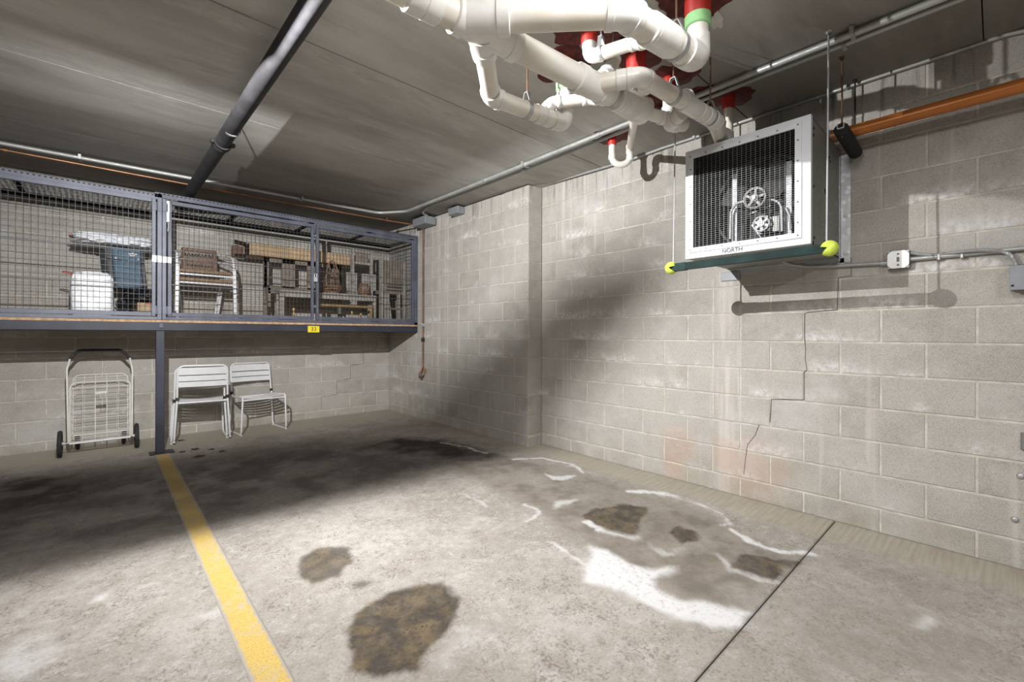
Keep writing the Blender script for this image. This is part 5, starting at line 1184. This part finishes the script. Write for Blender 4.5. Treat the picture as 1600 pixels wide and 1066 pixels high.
# open upright frame
fr = thing('wooden_rack', 'open upright wooden rack standing on the bench end', 'rack', (2.6, 5.86, 1.695))
for x in (2.462, 2.728): m = MB(); m.box((x, 5.845, 1.695), (x + .042, 5.88, 2.318), None, .003); m.build('post', M['woodp'], fr)
for z0, z1 in ((1.700, 1.755), (2.12, 2.15), (2.275, 2.31)): m = MB(); m.box((2.50, 5.852, z0), (2.732, 5.874, z1)); m.build('rail', M['woodp'], fr)
m = MB(); m.box((2.53, 5.868, 2.15), (2.71, 5.874, 2.275)); m.build('infill_panel', M['wood'], fr)
# grey chair at the right end
gc = thing('wooden_chair', 'grey wooden chair with a tall panelled back at the right end of the cage', 'chair', (3.05, 5.8, FZ))
for x in (2.842, 3.195): m = MB(); m.box((x, 5.78, FZ), (x + .052, 5.82, 2.215), None, .004); m.build('post', M['woodp'], gc)
for i in range(6): x = 2.897 + i * .0495; m = MB(); m.box((x, 5.794, 1.885), (x + .0475, 5.808, 2.205), None, .002); m.build('back_board', M['wood'], gc)
for z0, z1, mt_ in ((1.842, 1.872, 'wood'), (1.795, 1.825, 'wood'), (1.520, 1.545, 'wood')): m = MB(); m.box((2.89, 5.782, z0), (3.20, 5.815, z1)); m.build('cross_rail', M[mt_], gc)
m = MB(); m.bbox(Vector((2.87, 5.82, 1.74)), Vector((3.235, 6.18, 1.79)), None, .006); m.build('seat', M['wood'], gc)
for xa, xb, wa in ((2.945, 2.965, .085), (3.135, 3.13, .05)):
    m = MB(); m.add([(xa - wa * .5, 5.80, 1.74), (xa + wa * .5, 5.80, 1.74), (xb + wa * .8, 5.79, FZ), (xb - wa * .6, 5.79, FZ)] + [(xa - wa * .5, 5.815, 1.74), (xa + wa * .5, 5.815, 1.74), (xb + wa * .8, 5.81, FZ), (xb - wa * .6, 5.81, FZ)], [(3, 2, 1, 0), (4, 5, 6, 7)] + [(i, (i + 1) % 4, 4 + (i + 1) % 4, 4 + i) for i in range(4)]); m.build('splat', M['woodp'], gc)
for x in (2.86, 3.19): m = MB(); m.box((x, 6.12, FZ), (x + .04, 6.16, 1.74)); m.build('front_leg', M['wood'], gc)
# gilt frame leaning at the bench, little brass candlesticks behind it
gf = thing('picture_frame', 'thin gilt frame standing on edge in front of the bench', 'picture frame', (2.3, 5.63, FZ))
gx0, gx1, gz1 = 1.93, 2.66, 1.545
for lo, hi, nm in (((gx0, 5.625, gz1 - .03), (gx1, 5.645, gz1), 'top_moulding'), ((gx0, 5.625, FZ), (gx1, 5.645, FZ + .028), 'bottom_moulding'), ((gx0, 5.625, FZ + .028), (gx0 + .035, 5.645, gz1 - .03), 'side_moulding'), ((gx1 - .035, 5.625, FZ + .028), (gx1, 5.645, gz1 - .03), 'side_moulding')):
    m = MB(); m.box(lo, hi, None, .004); m.build(nm, M['gold'], gf)
for x, y, h_, lb_ in ((1.665, 5.59, .17, 'brass candlestick standing alone left of the gilt frame'), (2.40, 5.675, .165, 'tallest of the brass candlesticks behind the gilt frame'), (2.29, 5.68, .09, 'shortest brass candlestick behind the gilt frame'), (2.52, 5.675, .14, 'rightmost brass candlestick behind the gilt frame')):
    t = thing('candlestick', lb_, 'candlestick', (x, y, FZ), 'brass candlesticks in the cage')
    m = MB(); m.lathe((x, y, FZ), (0, 0, 1), [(.001, 0), (.028, 0), (.028, .008), (.012, .02)], 18); m.build('base', M['brass'], t)
    m = MB(); m.lathe((x, y, FZ), (0, 0, 1), [(.012, .02), (.009, h_ * .3), (.016, h_ * .45), (.009, h_ * .6), (.011, h_ * .8)], 16); m.build('stem', M['brass'], t)
    m = MB(); m.lathe((x, y, FZ), (0, 0, 1), [(.011, h_ * .8), (.020, h_ * .84), (.018, h_), (.012, h_), (.012, h_ * .86)], 16); m.build('cup', M['brass'], t)
# dry leaves blown in under the cage
for i, (u, v, s_, lb_) in enumerate(((283, 689, .030, 'curled dry leaf beside the front leg of the stacked chairs'), (305, 703, .038, 'largest dry leaf on the floor in front of the stacked chairs'), (285, 707, .026, 'dry leaf near the foot of the cage post'), (312, 714, .044, 'dark flat dry leaf nearest the camera by the chairs'), (331, 703, .026, 'small dry leaf right of the largest one'), (347, 706, .028, 'reddish dry leaf farthest right in front of the chairs'))):
    p = on_floor(u, v); r_ = random.Random(i); m = MB(); n = 10; vs = []
    for layer in (0, .0015):
        for k2 in range(n):
            a = 2 * math.pi * k2 / n; rr = s_ * (1 if k2 % 2 == 0 else .62) * r_.uniform(.8, 1.1); vs.append((p.x + rr * 1.3 * math.cos(a + i), p.y + rr * .9 * math.sin(a + i), fz(p.y) + .002 + layer + .5 * rr * abs(math.sin(a * 1.0 + i)) * .6))
    m.add(vs, [tuple(range(n))[::-1], tuple(range(n, 2 * n))] + [(k2, (k2 + 1) % n, n + (k2 + 1) % n, n + k2) for k2 in range(n)]); tag(m.build('dry_leaf', M['leaf']), lb_, 'leaf', 'dry leaves on the floor')
